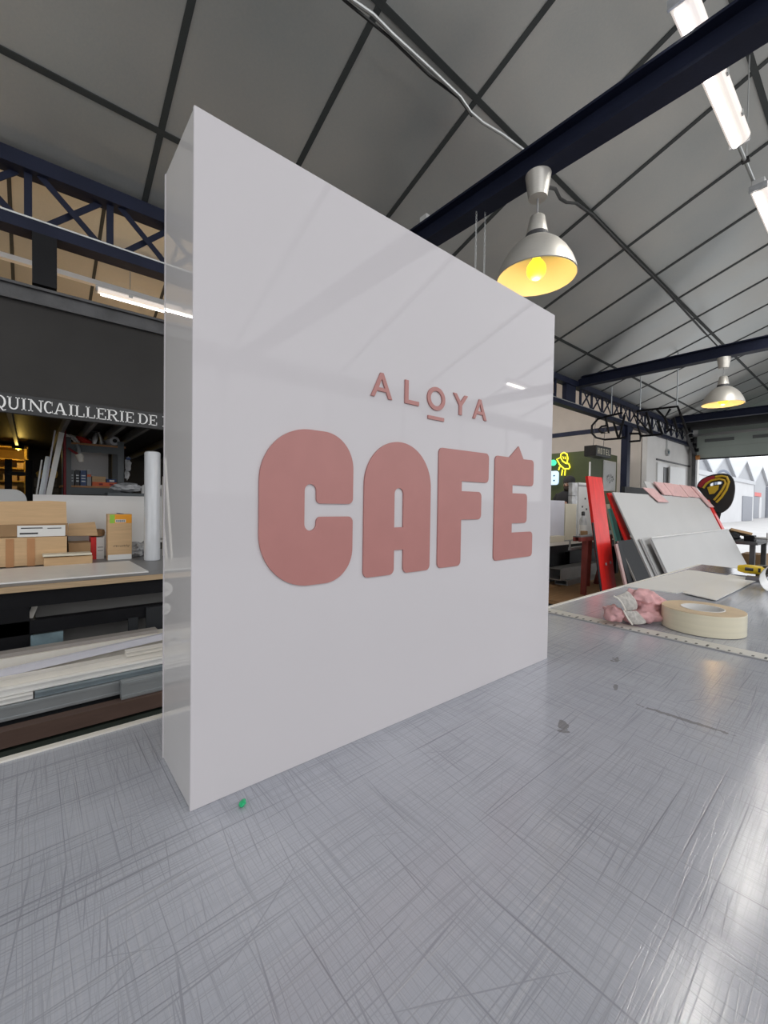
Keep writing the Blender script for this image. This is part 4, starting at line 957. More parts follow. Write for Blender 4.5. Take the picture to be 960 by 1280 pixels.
for x in (-.27, -.13):
    MB().bar((x, 4.40, FZ), (x, 4.62, .66), .03, .05).build('stile', 'black_steel', ld)
for k in range(6): MB().box(-.27, -.13, 4.40+.035*k, 4.50+.035*k, FZ+.22+.24*k, FZ+.25+.24*k).build('step', 'black_steel', ld)
for k in range(9):
    box('timber_board', 'timber_old', -.085-.004*(k % 3), .06+.012*(k % 2), 4.30, 4.62, -.25+.083*k, -.25+.083*k+.076, label='dark timber in the stack under the mezzanine, number counted from below: '+str(k+1) if False else ('dark old timber board in the stack below the warm shelf, '+('lowest', 'second from the bottom', 'third from the bottom', 'fourth from the bottom', 'middle', 'fourth from the top', 'third from the top', 'second from the top', 'topmost')[k]), cat='timber', group='timber boards stacked under the mezzanine')
box('timber_crate', 'timber_old', -.09, .065, 4.30, 4.62, FZ, -.252, label='dark timber crate carrying the board stack', cat='crate')
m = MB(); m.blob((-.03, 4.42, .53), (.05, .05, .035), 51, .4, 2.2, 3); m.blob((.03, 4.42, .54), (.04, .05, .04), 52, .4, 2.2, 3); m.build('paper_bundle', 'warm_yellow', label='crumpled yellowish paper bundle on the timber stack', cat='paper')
# unseen cartons added on the deck so their brown tints the rear ceiling
for k, (x, w, h) in enumerate(((-2.4, .9, .22), (-1.3, .7, .18), (.2, .8, .20), (1.2, .9, .24))):
    box('tint_carton', 'cardboard', x, x+w, 3.6, 4.3, .916, .916+h, label='brown carton added on the mezzanine to tint the ceiling, '+('first', 'second', 'third', 'last')[k]+' from the left', cat='carton', group='cartons on the mezzanine')

# ---------------------------------------------------------------- right: rear workbench, trestle, leaning boards
rb = thing('rear_workbench', 'long black workbench with shelf behind the red trestle', 'workbench', (5, 1.9, FZ))
MB().box(3.2, 7.2, 1.60, 2.25, -.06, -.036).build('top', 'bench_grey', rb); MB().box(3.2, 7.2, 1.595, 1.60, -.064, -.034).build('edge', 'profile_cream', rb)
MB().box(3.2, 7.2, 1.61, 1.66, -.14, -.06).build('rail', 'black_steel', rb)
MB().box(3.2, 7.2, 1.25, 2.25, -.50, -.47).build('shelf', 'wood_plank', rb); MB().box(3.2, 7.2, 2.24, 2.25, -.9, -.06).build('back_sheet', 'black_steel', rb)
MB().box(3.2, 7.2, 1.25, 1.28, -.58, -.50).build('shelf_rail', 'brown_beam', rb)
for x in (3.25, 5.2, 7.15):
    for y in (1.64, 2.2): box('leg', 'black_steel', x-.03, x+.03, y-.03, y+.03, FZ, -.06, rb)
def hollow(name, mm, x0, x1, yc, zc, w, h, t, label):
    m = MB(); o = [(yc-w/2, zc-h/2), (yc+w/2, zc-h/2), (yc+w/2, zc+h/2), (yc-w/2, zc+h/2)]; i_ = [(yc-w/2+t, zc-h/2+t), (yc+w/2-t, zc-h/2+t), (yc+w/2-t, zc+h/2-t), (yc-w/2+t, zc+h/2-t)]
    m.prism([o, i_], (x0, 0, 0), (0, 1, 0), (0, 0, 1), x1-x0); m.build(name, mm, label=label, cat='tube', group='metal tubes on the bench shelf')
hollow('square_tube', 'profile_grey', 3.93, 4.9, 1.64, -.442, .13, .054, .008, 'large square metal tube lying low on the bench shelf')
hollow('square_tube', 'galv', 3.84, 4.7, 1.66, -.355, .13, .115, .008, 'square metal tube stacked on the large one')
hollow('square_tube', 'profile_grey', 3.55, 4.5, 1.84, -.425, .10, .085, .008, 'square metal tube at the back of the bench shelf')
box('foam_block', 'profile_lavender', 3.80, 4.085, 1.70, 1.82, -.035, .370, label='tall white foam block nearest the light box on the rear bench', cat='block', group='foam blocks on the rear bench')
box('foam_block', 'cream_board', 4.105, 4.345, 1.70, 1.83, -.035, .340, label='tall cream foam block beside the white one', cat='block', group='foam blocks on the rear bench')
box('foam_block', 'cream_board', 3.66, 3.93, 1.615, 1.68, -.035, .022, label='small cream block at the bench edge', cat='block', group='foam blocks on the rear bench')
t = thing('plastic_drawer_stack', 'stack of translucent plastic drawers on the rear bench', 'drawers', (4.86, 2.0, -.035))
for k in range(4): MB().box(4.80, 4.935, 1.975, 2.02, -.035+.159*k, -.035+.159*k+.154).build('drawer', 'clear_plastic', t)
t = thing('slotted_board', 'white board with small dark slots standing on the rear bench', 'board', (5.2, 2.0, -.035))
MB().box(4.97, 5.42, 1.98, 2.02, -.035, .605).build('panel', 'door_white', t)
MB().box(4.965, 5.36, 1.977, 1.98, .555, .580).build('top_slot', 'grey_plastic', t)
for x, z in ((5.13, .40), (5.06, .30), (5.17, .27), (5.25, .33)): MB().box(x, x+.030, 1.977, 1.98, z, z+.022).build('slot', 'black_plastic', t)
t = thing('glue_bottle', 'clear bottle with black cap and label on the rear bench', 'bottle', (4.50, 1.70, -.035))
MB().lathe([(.035, 0), (.038, .01), (.038, .17), (.030, .22), (.014, .245), (.014, .255)], (4.50, 1.70, -.035), 18).build('body', 'clear_plastic', t)
MB().lathe([(.018, .25), (.018, .285), (.012, .295)], (4.50, 1.70, -.035), 14).build('cap', 'black_plastic', t); MB().ring([(.0382, .05), (.0392, .05), (.0392, .15), (.0382, .15)], (4.50, 1.70, -.035), 18).build('label', 'label_white', t)
MB().lathe([(.036, 0), (.036, .085), (.03, .09)], (4.40, 1.64, -.035), 16).build('brown_jar', 'cardboard_dark', label='small brown jar in front of the bottle', cat='jar')
for k, (x, y) in enumerate(((4.60, 1.67), (4.95, 1.68), (5.30, 1.70))):
    box('pink_card', 'pink_card', x, x+.28, y-.05, y+.06, -.035, -.020, label='flat coral pink offcut on the rear bench, '+('nearest', 'middle', 'farthest')[k], cat='offcut', group='pink offcuts on the rear bench')
# red oxide trestle standing on the wide lower shelf
ts = thing('trestle', 'rust red steel trestle on the lower shelf of the rear bench', 'trestle', (3.9, 1.37, -.47))
MB().box(3.52, 4.22, 1.262, 1.330, .046, .056).build('shelf', 'bench_grey', ts)
m = MB(); m.bar((3.52, 1.272, .028), (4.22, 1.272, .028), .02, .036); m.bar((3.52, 1.320, .028), (4.22, 1.320, .028), .02, .036); m.build('top_frame', 'rust_red', ts)
for a, b in (((3.655, 1.285), (3.655, 1.290)), ((3.80, 1.31), (4.11, 1.46)), ((4.16, 1.285), (4.16, 1.290)), ((4.20, 1.31), (4.30, 1.46))): MB().bar((a[0], a[1], .010), (b[0], b[1], -.47), .042, .03).build('leg', 'rust_red', ts)
t = thing('clamp_bar', 'short pale bar clamped under the trestle top', 'bar', (3.75, 1.37, -.08)); MB().bar((3.52, 1.36, -.062), (3.98, 1.38, -.062), .02, .024).build('bar', 'galv', t); MB().bar((3.53, 1.36, -.05), (3.53, 1.36, .010), .012, .012).build('hook', 'galv', t)
# boards leaning towards the rear bench: left edge, right edge, top line and lean
def board(name, mm, x0, x1, yt, zt, lean, th, label, x0b=None, x1b=None, zb=FZ, cat='board', group='boards leaning in front of the rear bench', parent=None):
    x0b = x0 if x0b is None else x0b; x1b = x1 if x1b is None else x1b
    yb = yt-lean*(zt-zb); nn = Vector((0, -1, lean)).normalized()*th   # thickness grows towards the camera side
    P = [Vector(p) for p in ((x0, yt, zt), (x1, yt, zt), (x1b, yb, zb), (x0b, yb, zb))]
    vs = P+[p-nn for p in P]
    m = MB(); m.add(vs, [(0, 1, 2, 3), (7, 6, 5, 4), (0, 4, 5, 1), (1, 5, 6, 2), (2, 6, 7, 3), (3, 7, 4, 0)])
    if parent is not None: return m.build(name, mm, parent)
    return m.build(name, mm, label=label, cat=cat, group=group)
b = board('red_plank', 'red_paint', 3.00, 3.235, .976, .537, .150, .02, 'broad scuffed bright red plank leaning left of the white boards')
m = MB()
for x, z in ((3.07, -.10), (3.15, -.095), (3.06, -.28), (3.14, -.275), (3.12, .1), (3.16, .12)):
    y = .976-.15*(.537-z)-.001; m.prism([[(x+.011*math.cos(2*PI*k/10), z+.011*math.sin(2*PI*k/10)) for k in range(10)]], (0, y, 0), (1, 0, 0), (0, .15, 1), .003)
m.build('screw_mark', 'grey_plastic', b, kind='stuff')
board('dark_plank', 'charcoal', 2.970, 2.990, .922, .20, .145, .008, 'narrow dark edge board just left of the red plank', zb=FZ)
board('turquoise_board', 'turquoise', 3.75, 3.832, 1.124, .300, .25, .015, 'turquoise board leaning between the red ones', zb=-.6)
board('maroon_board', 'maroon', 3.838, 3.955, 1.132, .297, .27, .015, 'dark maroon board beside the turquoise one', zb=-.6)
board('cream_offcut', 'cream_board', 3.775, 3.835, 1.160, .338, .25, .012, 'small cream board tip above the turquoise board', zb=-.6)
board('red_board', 'red_paint', 3.595, 3.705, 1.078, .432, .39, .015, 'narrow bright red board along the left edge of the big white board')
cb = board('charcoal_board', 'charcoal', 3.20, 3.50, .845, .062, .46, .012, 'charcoal board in front of the red and white boards', zb=FZ)
MB().bar((3.198, .840, .060), (3.198, .840-.46*.90, -.84), .006, .012, (0, -1, .46)).build('edge', 'taupe_strip', cb, label='pale cut edge')
board('charcoal_board', 'charcoal', 3.118, 3.196, .813, .055, .31, .012, 'darker charcoal board partly behind the other charcoal one', zb=FZ)
board('pink_strip', 'dusty_pink', 3.073, 3.112, .803, .05, .25, .012, 'dusty pink strip between the red plank and charcoal boards', zb=FZ)
board('white_board', 'white_board', 3.60, 6.32, 1.041, .438, .456, .012, 'largest white board leaning behind the lower white boards', zb=FZ)
board('white_board', 'white_board', 3.66, 6.30, .850, .060, .456, .010, 'middle white board, its edge showing left of the front one', zb=FZ)
fb = board('white_board', 'white_board', 3.735, 6.29, .795, .066, .456, .018, 'front white board of the leaning boards', zb=FZ)
MB().bar((3.735, .795-.001, .069), (6.29, .795-.001, .069), .018, .008).build('top_edge', 'white_print', fb, label='top edge painted white as if lit from above')  # white bar paints the light from above onto this edge
for xx in (3.64, 3.71):
    m = MB(); yt, zt = .833 if xx < 3.7 else .782, .058
    m.bar((xx, yt, zt), (xx, yt-.456*(zt+.86), -.86), .011, .005, (0, -1, .456)); m.build('edge_strip', 'grey_plastic', label=('left' if xx < 3.7 else 'right')+' grey edge strip along the lower white boards', cat='strip')
# pink covered sheet draped over the top of the big board
pk = thing('pink_pads', 'row of dusty pink pads over the top edge of the largest white board', 'pad', (5.4, 1.03, .40))
for k in range(5):
    board('pad', 'pink_card', 4.71+.266*k, 4.71+.266*k+.258, 1.090, .575+.003*(k % 2), .456, .012, '', x0b=4.825+.268*k, x1b=4.825+.268*k+.260, zb=.446-.004*(k % 3), parent=pk)
board('pad', 'pink_card', 5.90, 6.04, 1.075, .57, .456, .012, '', x0b=6.235, x1b=6.44, zb=.33, parent=pk)
board('backing', 'white_board', 4.54, 5.9, 1.125, .572, .456, .010, '', zb=.45, parent=pk)
board('pink_flap', 'pink_card', 4.29, 4.59, 1.050, .50, .456, .006, 'single pink pad hanging over the top of the largest white board', x0b=4.53, x1b=4.825, zb=.37, cat='pad', group=None)
box('dark_board', 'charcoal', 5.66, 6.62, 1.72, 1.76, -.035, .575, label='dark blue grey panel standing on the rear bench behind the pink pads', cat='panel')
board('red_board', 'red_paint', 6.33, 6.43, 1.02, .42, .456, .02, 'bright red board end right of the white boards', zb=-.2)
af = thing('a_frame_rack', 'dark steel rack that the boards lean on', 'rack', (5, 1.4, FZ))
for x in (4.6, 5.4, 6.2):
    MB().bar((x, .66, FZ), (x, 1.17, .30), .04, .04).build('slanted_post', 'black_steel', af)
    MB().bar((x, 1.21, FZ), (x, 1.21, .30), .04, .04).build('rear_post', 'black_steel', af)
MB().bar((4.58, 1.20, .31), (6.22, 1.20, .31), .04, .04).build('top_bar', 'black_steel', af)
# ---------------------------------------------------------------- right: booth, neon signs, person, dock door
bo = thing('green_booth', 'olive green partition booth carrying neon signs', 'partition', (7.8, 3.6, FZ), kind='structure')
box('end_panel', 'green_paint', 7.24, 7.27, 2.90, 5.6, FZ, 1.275, bo)
box('front_panel', 'green_paint', 7.24, 8.34, 2.87, 2.90, FZ, 1.275, bo)
box('corner_strip', 'label_white', 7.225, 7.24, 2.86, 2.885, .2, 1.08, bo, label='white corner strip light')
t = thing('poster', 'framed pale poster with a grey round drawing on the green booth', 'poster', (8.0, 2.86, .62))
box('frame', 'aluminium', 7.72, 8.25, 2.852, 2.868, .60, 1.15, t); box('sheet', 'poster_white', 7.74, 8.23, 2.848, 2.852, .62, 1.13, t)
m = MB(); random.seed(11)
for k in range(46):
    a, q = random.uniform(0, 2*PI), math.sqrt(random.random()); cx_, cz_ = 7.985+.15*q*math.cos(a), .83+.085*q*math.sin(a); r = random.uniform(.010, .022); th = random.uniform(0, PI)
    m.prism([[(cx_+r*math.cos(2*PI*j/8)*math.cos(th)-.4*r*math.sin(2*PI*j/8)*math.sin(th), cz_+r*math.cos(2*PI*j/8)*math.sin(th)+.4*r*math.sin(2*PI*j/8)*math.cos(th)) for j in range(8)]], (0, 2.8478-.0002*k, 0), (1, 0, 0), (0, 0, 1), .0002)
m.build('drawing', 'poster_ink', t)
NX = 7.20
def neon(path, r, mm, name, parent, closed=False):
    m = MB(); m.tube(path, r, 8, closed=closed); return m.build(name, mm, parent)
t = thing('ufo_neon', 'yellow neon outline of a tilted flying saucer on the green booth', 'neon sign', (NX, 3.38, .9))
neon([(7.2, 3.381, 1.18), (7.2, 3.377, 1.25), (7.2, 3.324, 1.274), (7.2, 3.267, 1.241), (7.2, 3.247, 1.163), (7.2, 3.264, 1.086)], .0115, 'neon_yellow', 'dome', t)
neon([(7.2, 3.453, 1.164), (7.2, 3.382, 1.189), (7.2, 3.344, 1.124), (7.2, 3.278, 1.076), (7.2, 3.228, 1.068), (7.2, 3.204, 1.005), (7.2, 3.226, 0.978), (7.2, 3.311, 0.982), (7.2, 3.397, 1.062)], .0115, 'neon_yellow', 'saucer_rim', t, True)
neon([(7.2, 3.393, 1.03), (7.2, 3.415, 0.966)], .011, 'neon_yellow', 'leg', t); neon([(7.2, 3.343, 0.97), (7.2, 3.356, 0.866)], .011, 'neon_yellow', 'leg', t); neon([(7.2, 3.29, 0.961), (7.2, 3.297, 0.863)], .011, 'neon_yellow', 'leg', t)
neon([(7.2, 3.343, 1.206), (7.2, 3.318, 1.161)], .007, 'neon_yellow', 'window_tube', t); neon([(7.2, 3.302, 1.198), (7.2, 3.283, 1.152)], .007, 'neon_yellow', 'window_tube', t)
t = thing('green_neon', 'small round green neon sign half hidden by the light box', 'neon sign', (NX, 3.55, 1.1))
MB().tube([(7.2, 3.521, 1.103), (7.17, 3.504, 1.1)], .055, 16).build('disc', 'neon_green', t)
t = thing('letter_sign', 'pale blue lit letter B on the green booth beside the light box', 'sign', (NX, 3.53, .8))
y0, y1, z0, z1 = 3.405, 3.60, .70, .95
m = MB(); m.prism([rpoly([(-y1, z0, .02), (-y0, z0, .05), (-y0, z1, .05), (-y1, z1, .02)]), rpoly([(-3.515, .765, 0), (-3.465, .765, 0), (-3.465, .792, 0), (-3.515, .792, 0)]), rpoly([(-3.515, .852, 0), (-3.465, .852, 0), (-3.465, .880, 0), (-3.515, .880, 0)])], (NX, 0, 0), (0, -1, 0), (0, 0, 1), .03); m.build('letter', 'neon_ice', t)
t = thing('hotel_sign', 'hanging black box sign with dim HOTEL lettering above the green booth', 'sign', (6.6, 2.5, 1.0))
hb = MB().box(6.42, 6.95, 2.42, 2.60, 1.085, 1.245).build('case', 'black_plastic', t)
SEG = {'H': 'lrm', 'O': 'lrtb', 'T': 'ct', 'E': 'ltmb', 'L': 'lb'}
for k, ch in enumerate('HOTEL'):
    xa = 6.475+.094*k; w = .058; za = 1.12; h = .09; m = MB()
    for s in SEG[ch]:
        q = {'l': (0, .014, 0, h), 'r': (w-.014, w, 0, h), 't': (0, w, h-.014, h), 'b': (0, w, 0, .014), 'm': (0, w, h/2-.007, h/2+.007), 'c': (w/2-.007, w/2+.007, 0, h)}[s]
        m.box(xa+q[0], xa+q[1], 2.416, 2.42, za+q[2], za+q[3])
    m.build('letter', 'hotel_digit', hb)
for x in (6.5, 6.85): MB().tube([(x, 2.5, 1.245), (x, 2.47, 1.66)], .004, 6).build('hanger', 'steel_rail', t)
# outline letters hung from the roof
hl = thing('outline_letters', 'three black outline letters hanging under the roof beside the navy column', 'sign', (6.5, 1.9, 1.25))
def outl(paths, r=.016):
    m = MB()
    for p in paths: m.tube(p, r, 6)
    return m.build('letter_outline', 'black_steel', hl)
outl([[(6.5, 2.094, 1.687), (6.5, 2.294, 1.67), (6.5, 2.444, 1.644), (6.5, 2.526, 1.558), (6.5, 2.529, 1.448), (6.5, 2.461, 1.367), (6.5, 2.331, 1.323), (6.5, 2.107, 1.317), (6.5, 2.053, 1.334)],
      [(6.5, 2.29, 1.527), (6.5, 2.383, 1.527), (6.5, 2.428, 1.485), (6.5, 2.38, 1.43), (6.5, 2.276, 1.412), (6.5, 2.328, 1.651)]])
outl([[(6.5, 2.212, 1.564), (6.5, 2.14, 1.32)], [(6.5, 2.06, 1.647), (6.5, 2.129, 1.331)], [(6.5, 1.987, 1.258), (6.5, 1.851, 1.255), (6.5, 1.843, 1.322), (6.5, 1.944, 1.652), (6.5, 1.722, 1.341)], [(6.5, 1.99, 1.373), (6.5, 1.864, 1.358), (6.5, 1.843, 1.322), (6.5, 1.576, 1.313)]])
outl([[(6.5, 1.903, 1.68), (6.5, 1.408, 1.666), (6.5, 1.282, 1.28)], [(6.5, 1.78, 1.65), (6.5, 1.702, 1.328)], [(6.5, 1.652, 1.663), (6.5, 1.553, 1.538), (6.5, 1.49, 1.647)], [(6.5, 1.553, 1.538), (6.5, 1.523, 1.459), (6.5, 1.521, 1.372)], [(6.5, 1.638, 1.507), (6.5, 1.576, 1.313)], [(6.5, 1.45, 1.523), (6.5, 1.399, 1.325), (6.5, 1.483, 1.378), (6.5, 1.529, 1.341)]])
for p in ((6.5, 2.249, 1.687), (6.5, 1.417, 1.678), (6.5, 1.861, 1.674)):
    MB().tube([p, (6.5, p[1], cz(p[1]))], .007, 6).build('hanger', 'profile_grey', hl)
# the man behind the drawers
pr_ = thing('person', 'man in black beanie and black top with dark beard standing behind the rear bench', 'person', (6.75, 2.98, FZ))
px_, py_ = 6.75, 2.98
def figure():
    bm = bmesh.new(); lay = bm.verts.layers.skin.verify()
    def v(p, r, root=False):
        q = bm.verts.new(Vector(p)-Vector((px_, py_, FZ))); q[lay].radius = r if isinstance(r, tuple) else (r, r); q[lay].use_root = root; return q
    def e(a, b): bm.edges.new((a, b))
    pel = v((px_, py_, .02), (.155, .11), True); wst = v((px_, py_, .18), (.145, .10)); che = v((px_, py_, .38), (.175, .115)); sho = v((px_, py_, .50), (.13, .085))
    nk = v((px_, py_, .575), .055); nk2 = v((px_-.012, py_, .625), .056); hd = v((px_-.02, py_, .70), (.077, .090)); tp_ = v((px_-.01, py_, .765), (.070, .080))
    for a, b in ((pel, wst), (wst, che), (che, sho), (sho, nk), (nk, nk2), (nk2, hd), (hd, tp_)): e(a, b)
    for s in (-1, 1):
        a0 = v((px_, py_+s*.17, .49), .062); a1 = v((px_+.01, py_+s*.235, .22), .045); a2 = v((px_-.14, py_+s*.21, .02), .034); e(sho, a0); e(a0, a1); e(a1, a2)
        h0 = v((px_-.20, py_+s*.20, -.01), (.035, .022)); e(a2, h0)
        for j in range(4):
            f = v((px_-.275+abs(j-1.4)*.008, py_+s*(.20+.018*(j-1.5)), -.03-.004*j), .0085); e(h0, f)
        th = v((px_-.235, py_+s*.155, -.02), .010); e(h0, th)
        l0 = v((px_, py_+s*.09, -.06), .085); l1 = v((px_-.01, py_+s*.10, -.46), .056); l2 = v((px_+.01, py_+s*.105, -.82), .040); l3 = v((px_-.13, py_+s*.115, -.865), (.04, .03)); e(pel, l0); e(l0, l1); e(l1, l2); e(l2, l3)
    me = bpy.data.meshes.new('body'); bm.to_mesh(me); bm.free(); me.materials.append(MT['skin'])
    o = bpy.data.objects.new('body', me); COL.objects.link(o); o.parent = pr_; BASE[o.name] = Vector((px_, py_, FZ))
    o.modifiers.new('skin', 'SKIN').use_smooth_shade = True; sd = o.modifiers.new('smooth', 'SUBSURF'); sd.levels = 1; sd.render_levels = 2
    return o
figure()
def loft(rings, n=24):
    m = MB(); vs = []; fs = []
    for (cx_, cy_, z, rx, ry) in rings: vs += [(cx_+rx*math.cos(2*PI*k/n), cy_+ry*math.sin(2*PI*k/n), z) for k in range(n)]
    for i in range(len(rings)-1):
        for k in range(n): fs.append((i*n+k, i*n+(k+1) % n, (i+1)*n+(k+1) % n, (i+1)*n+k))
    fs += [tuple(range(n))[::-1], tuple(range((len(rings)-1)*n, len(rings)*n))]
    m.add(vs, fs, True); return m
m = loft([(px_, py_, -.10, .135, .19), (px_, py_, .10, .13, .185), (px_, py_, .28, .145, .21), (px_, py_, .42, .145, .235), (px_, py_, .50, .125, .225), (px_, py_, .545, .10, .16), (px_, py_, .575, .078, .085), (px_, py_, .592, .066, .07)])
for s in (-1, 1): m.tube([(px_, py_+s*.16, .495), (px_+.003, py_+s*.205, .42), (px_+.01, py_+s*.24, .22), (px_-.06, py_+s*.225, .12), (px_-.12, py_+s*.213, .04)], [.075, .078, .060, .052, .046], 14)
m.build('shirt', 'shirt_black', pr_)
m = loft([(px_, py_, -.085, .13, .18), (px_, py_, -.02, .135, .18)])
for s in (-1, 1): m.tube([(px_, py_+s*.09, -.03), (px_-.01, py_+s*.10, -.46), (px_+.01, py_+s*.105, -.80)], [.10, .07, .06], 14)
m.build('trousers', 'charcoal', pr_)
hx, hy = px_-.02, py_
m = loft([(hx+.006, hy, .705, .101, .088), (hx+.006, hy, .735, .103, .090), (hx+.008, hy, .775, .094, .082), (hx+.012, hy, .805, .068, .060), (hx+.014, hy, .820, .03, .028)])
m.build('beanie', 'beanie', pr_)
m = MB(); m.blob((hx-.048, hy, .606), (.050, .062, .044), 3, .15, 3, 3); m.blob((hx-.075, hy, .632), (.020, .032, .010), 4, .1, 3, 2); m.build('beard', 'beard', pr_)
m = MB(); m.blob((hx-.098, hy, .656), (.018, .014, .021), 1, .02, 1, 2); m.tube([(hx-.088, hy, .69), (hx-.100, hy, .658)], [.008, .011], 8); m.build('nose', 'skin', pr_)
for s in (-1, 1):
    MB().blob((hx+.005, hy+s*.083, .665), (.020, .010, .030), 1, .05, 1, 2).build('ear', 'skin', pr_)
    ey = MB().blob((hx-.083, hy+s*.032, .682), (.010, .013, .009), 1, .0, 1, 2).build('eye', 'eye_white', pr_)
    MB().blob((hx-.092, hy+s*.032, .682), (.004, .006, .006), 1, .0, 1, 1).build('iris', 'black_plastic', ey)
    MB().tube([(hx-.088, hy+s*.012, .700), (hx-.092, hy+s*.034, .704), (hx-.082, hy+s*.052, .698)], .005, 6).build('eyebrow', 'beard', pr_)
# oval cut-out sign on a stand
OX = 6.6; oc = (6.6, 0.978, 0.412)
ov = thing('oval_sign', 'big black oval cut out sign with red and gold swirl on a dark stand', 'sign', (OX, oc[1], -.15))
def flat(pts, off, name, mm, holes=()):
    m = MB(); m.prism([[(-p[1], p[2]) for p in pts]]+[[(-p[1], p[2]) for p in h] for h in holes], (OX-off, 0, 0), (0, -1, 0), (0, 0, 1), -.045 if name == 'disc' else .006); return m.build(name, mm, ov)
def smooth(pts, n=4):
    out = []; N = len(pts); V = [Vector(p) for p in pts]
    for k in range(N):
        p0, p1, p2, p3 = V[k-1], V[k], V[(k+1) % N], V[(k+2) % N]
        for q in range(n):
            t = q/n; out.append(.5*((2*p1)+(p2-p0)*t+(2*p0-5*p1+4*p2-p3)*t*t+(3*p1-p0-3*p2+p3)*t**3))
    return out
flat(smooth([(6.6, 1.194, 0.6), (6.6, 1.153, 0.683), (6.6, 1.069, 0.736), (6.6, 0.97, 0.758), (6.6, 0.882, 0.749), (6.6, 0.829, 0.692), (6.6, 0.807, 0.591), (6.6, 0.812, 0.472), (6.6, 0.84, 0.362), (6.6, 0.894, 0.286), (6.6, 0.958, 0.249), (6.6, 1.016, 0.268), (6.6, 1.06, 0.349), (6.6, 1.105, 0.453), (6.6, 1.158, 0.536)]), 0, 'disc', 'rubber',
     [smooth([(6.6, 1.058, 0.628), (6.6, 1.017, 0.652), (6.6, 0.935, 0.655), (6.6, 0.935, 0.625), (6.6, 1, 0.616), (6.6, 1.049, 0.597)])])
flat([(6.6, 1.186, 0.61), (6.6, 1.14, 0.682), (6.6, 1.086, 0.716), (6.6, 1.019, 0.734), (6.6, 0.998, 0.698), (6.6, 1.068, 0.669), (6.6, 1.112, 0.634), (6.6, 1.146, 0.578)], .003, 'red_band', 'oval_red')
for path, r in ((((6.55, 1, 0.716), (6.55, 0.935, 0.725), (6.55, 0.883, 0.711), (6.55, 0.861, 0.651), (6.55, 0.883, 0.551), (6.55, 0.929, 0.461), (6.55, 0.98, 0.391)), .014), (((6.55, 1.122, 0.576), (6.55, 1.089, 0.632), (6.55, 1.04, 0.671), (6.55, 0.958, 0.689), (6.55, 0.906, 0.672), (6.55, 0.893, 0.632), (6.55, 0.923, 0.552), (6.55, 0.969, 0.472), (6.55, 1.005, 0.421)), .014)):
    m = MB(); m.tube([(OX-.012, p[1], p[2]) for p in path], r, 8); m.build('gold_swirl', 'oval_gold', ov)
flat([(6.6, 1.082, 0.582), (6.6, 1.041, 0.602), (6.6, 0.959, 0.61), (6.6, 0.966, 0.554), (6.6, 1.005, 0.504), (6.6, 1.055, 0.494)], .003, 'gold_patch', 'oval_gold')
MB().tube([(OX+.02, (6.6, 0.959, 0.269)[1], (6.6, 0.959, 0.269)[2]), (OX-.02, oc[1]+.03, -.06)], .028, 10).build('stand_post', 'black_steel', ov)
MB().lathe([(.10, 0), (.10, .012), (.04, .03)], (OX-.02, oc[1]+.03, -.085), 20).build('stand_foot', 'black_steel', ov)
# small steel stand with clutter behind the boards
sz = -.085
sd_ = thing('steel_stand', 'small dark steel stand with tools in the dock doorway', 'stand', (6.9, .8, FZ))
MB().box(6.45, 7.25, .55, 1.15, sz-.03, sz).build('top', 'steel_rail', sd_)
for p in ((6.5, .60), (7.2, .60), (6.5, 1.10), (7.2, 1.10)): MB().box(p[0]-.025, p[0]+.025, p[1]-.025, p[1]+.025, FZ, sz-.03).build('leg', 'steel_rail', sd_)
t = thing('bench_vice', 'dark bench vice on the steel stand', 'vice', (6.75, .68, sz)); MB().box(6.70, 6.84, .62, .72, sz, sz+.07).build('jaw', 'black_steel', t, bevel=.006); MB().tube([(6.77, .62, sz+.04), (6.77, .50, sz+.04)], .015, 10).build('screw', 'galv', t); MB().tube([(6.77, .51, sz-.03), (6.77, .51, sz+.11)], .007, 8).build('handle', 'galv', t)
m = MB(); m.cbox((7.04, .82, sz+.085), (.30, .22, .03), Euler((.25, .15, .3))); m.build('cardboard_scrap', 'cardboard', label='tilted piece of cardboard on the steel stand', cat='cardboard')
m = MB(); m.blob((6.62, .80, sz+.055), (.055, .06, .05), 61, .5, 2.4, 3); m.build('dark_cloth', 'charcoal', label='dark crumpled cloth at the foot of the oval sign', cat='cloth')
MB().box(7.4, 7.75, .62, .86, FZ, -.30).build('floor_carton', 'cardboard_dark', label='brown carton standing on the floor in the dock doorway', cat='carton')
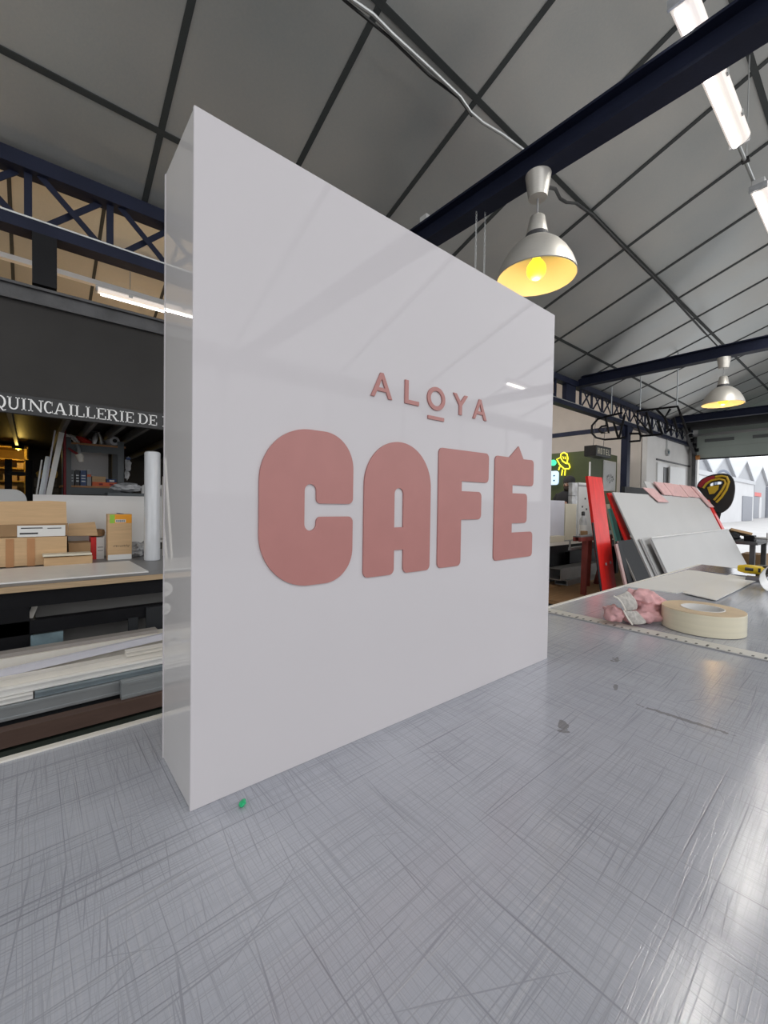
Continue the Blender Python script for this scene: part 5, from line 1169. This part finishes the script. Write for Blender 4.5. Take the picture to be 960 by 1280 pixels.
# wall fittings by the dock
dr_ = thing('door_1', 'white service door standing slightly open in the pale wall', 'door', (9.6, 2.4, FZ), kind='structure')
box('frame', 'door_white', 8.98, 9.55, 2.395, 2.418, FZ, 1.17, dr_); box('opening', 'black_plastic', 9.30, 9.52, 2.388, 2.395, FZ, 1.10, dr_)
lf = MB().cbox((9.92, 2.34, .12), (.78, .03, 2.02), Euler((0, 0, -.06))).build('leaf', 'door_white', dr_)
box('handle', 'steel_rail', 9.42, 9.50, 2.36, 2.387, .60, .68, dr_); box('upper_sheet', 'door_white', 10.3, 10.55, 2.40, 2.418, FZ, 1.13, dr_)
t = thing('wall_alarm', 'round grey wall sounder on a vertical conduit above the service door', 'alarm', (9.5, 2.4, 1.36))
MB().tube([(9.5, 2.419, 1.40), (9.5, 2.375, 1.40)], .065, 20).build('body', 'galv', t); MB().tube([(9.5, 2.377, 1.40), (9.5, 2.365, 1.40)], .03, 14).build('center', 'bluegrey_metal', t); MB().tube([(9.5, 2.405, 1.46), (9.5, 2.405, 1.98)], .012, 8).build('conduit', 'galv', t)
dd = thing('door_2', 'sectional dock door with pale green panels raised overhead', 'door', (10.95, 0, 1.38), kind='structure')
for k, (za, zb) in enumerate(((1.385, 1.615), (1.62, 1.85))):
    s = MB().box(10.93, 10.98, -2.6, 2.27, za, zb).build('section', 'dock_panel', dd)
    if k == 1:
        for j in range(5): MB().box(10.918, 10.93, 1.64-.78*j, 2.13-.78*j, 1.72, 1.785).build('slot_window', 'slot_glass', s)
box('bottom_seal', 'rubber', 10.925, 10.985, -2.6, 2.27, 1.36, 1.385, dd); box('top_bar', 'aluminium', 10.86, 10.92, -2.6, 2.38, 1.85, 1.90, dd)
for y in (2.31, -2.64): MB().box(10.90, 10.99, y-.035, y+.035, FZ, 1.85).build('guide_rail', 'steel_rail', dd)
MB().bar((10.95, 2.30, 1.45), (10.1, 2.30, 1.95), .05, .05).build('curved_track', 'steel_rail', dd)
for k in range(5): MB().tube([(10.85-.15*k, 2.33, 1.56+.088*k), (10.85-.15*k, 2.22, 1.56+.088*k)], .04, 10).build('roller', 'black_steel', dd)
MB().tube([(10.86, 2.26, 1.40), (10.86, 2.20, 1.40)], .05, 12).build('amber_lamp', 'amber', dd)
t = thing('rolled_curtain', 'long black rolled curtain drum across the top of the dock door', 'curtain', (10.3, 0, 1.93))
MB().tube([(10.35, 2.30, 2.02), (10.35, -2.5, 2.02)], .105, 20).build('roll', 'rubber', t); MB().box(10.2, 10.5, -2.5, 2.30, 2.135, 2.15).build('support', 'steel_rail', t)
for y in (1.8, 1.0, .2, -.8): MB().tube([(10.35, y, 2.15), (10.35, y, 2.30)], .012, 6).build('hanger', 'profile_grey', t)
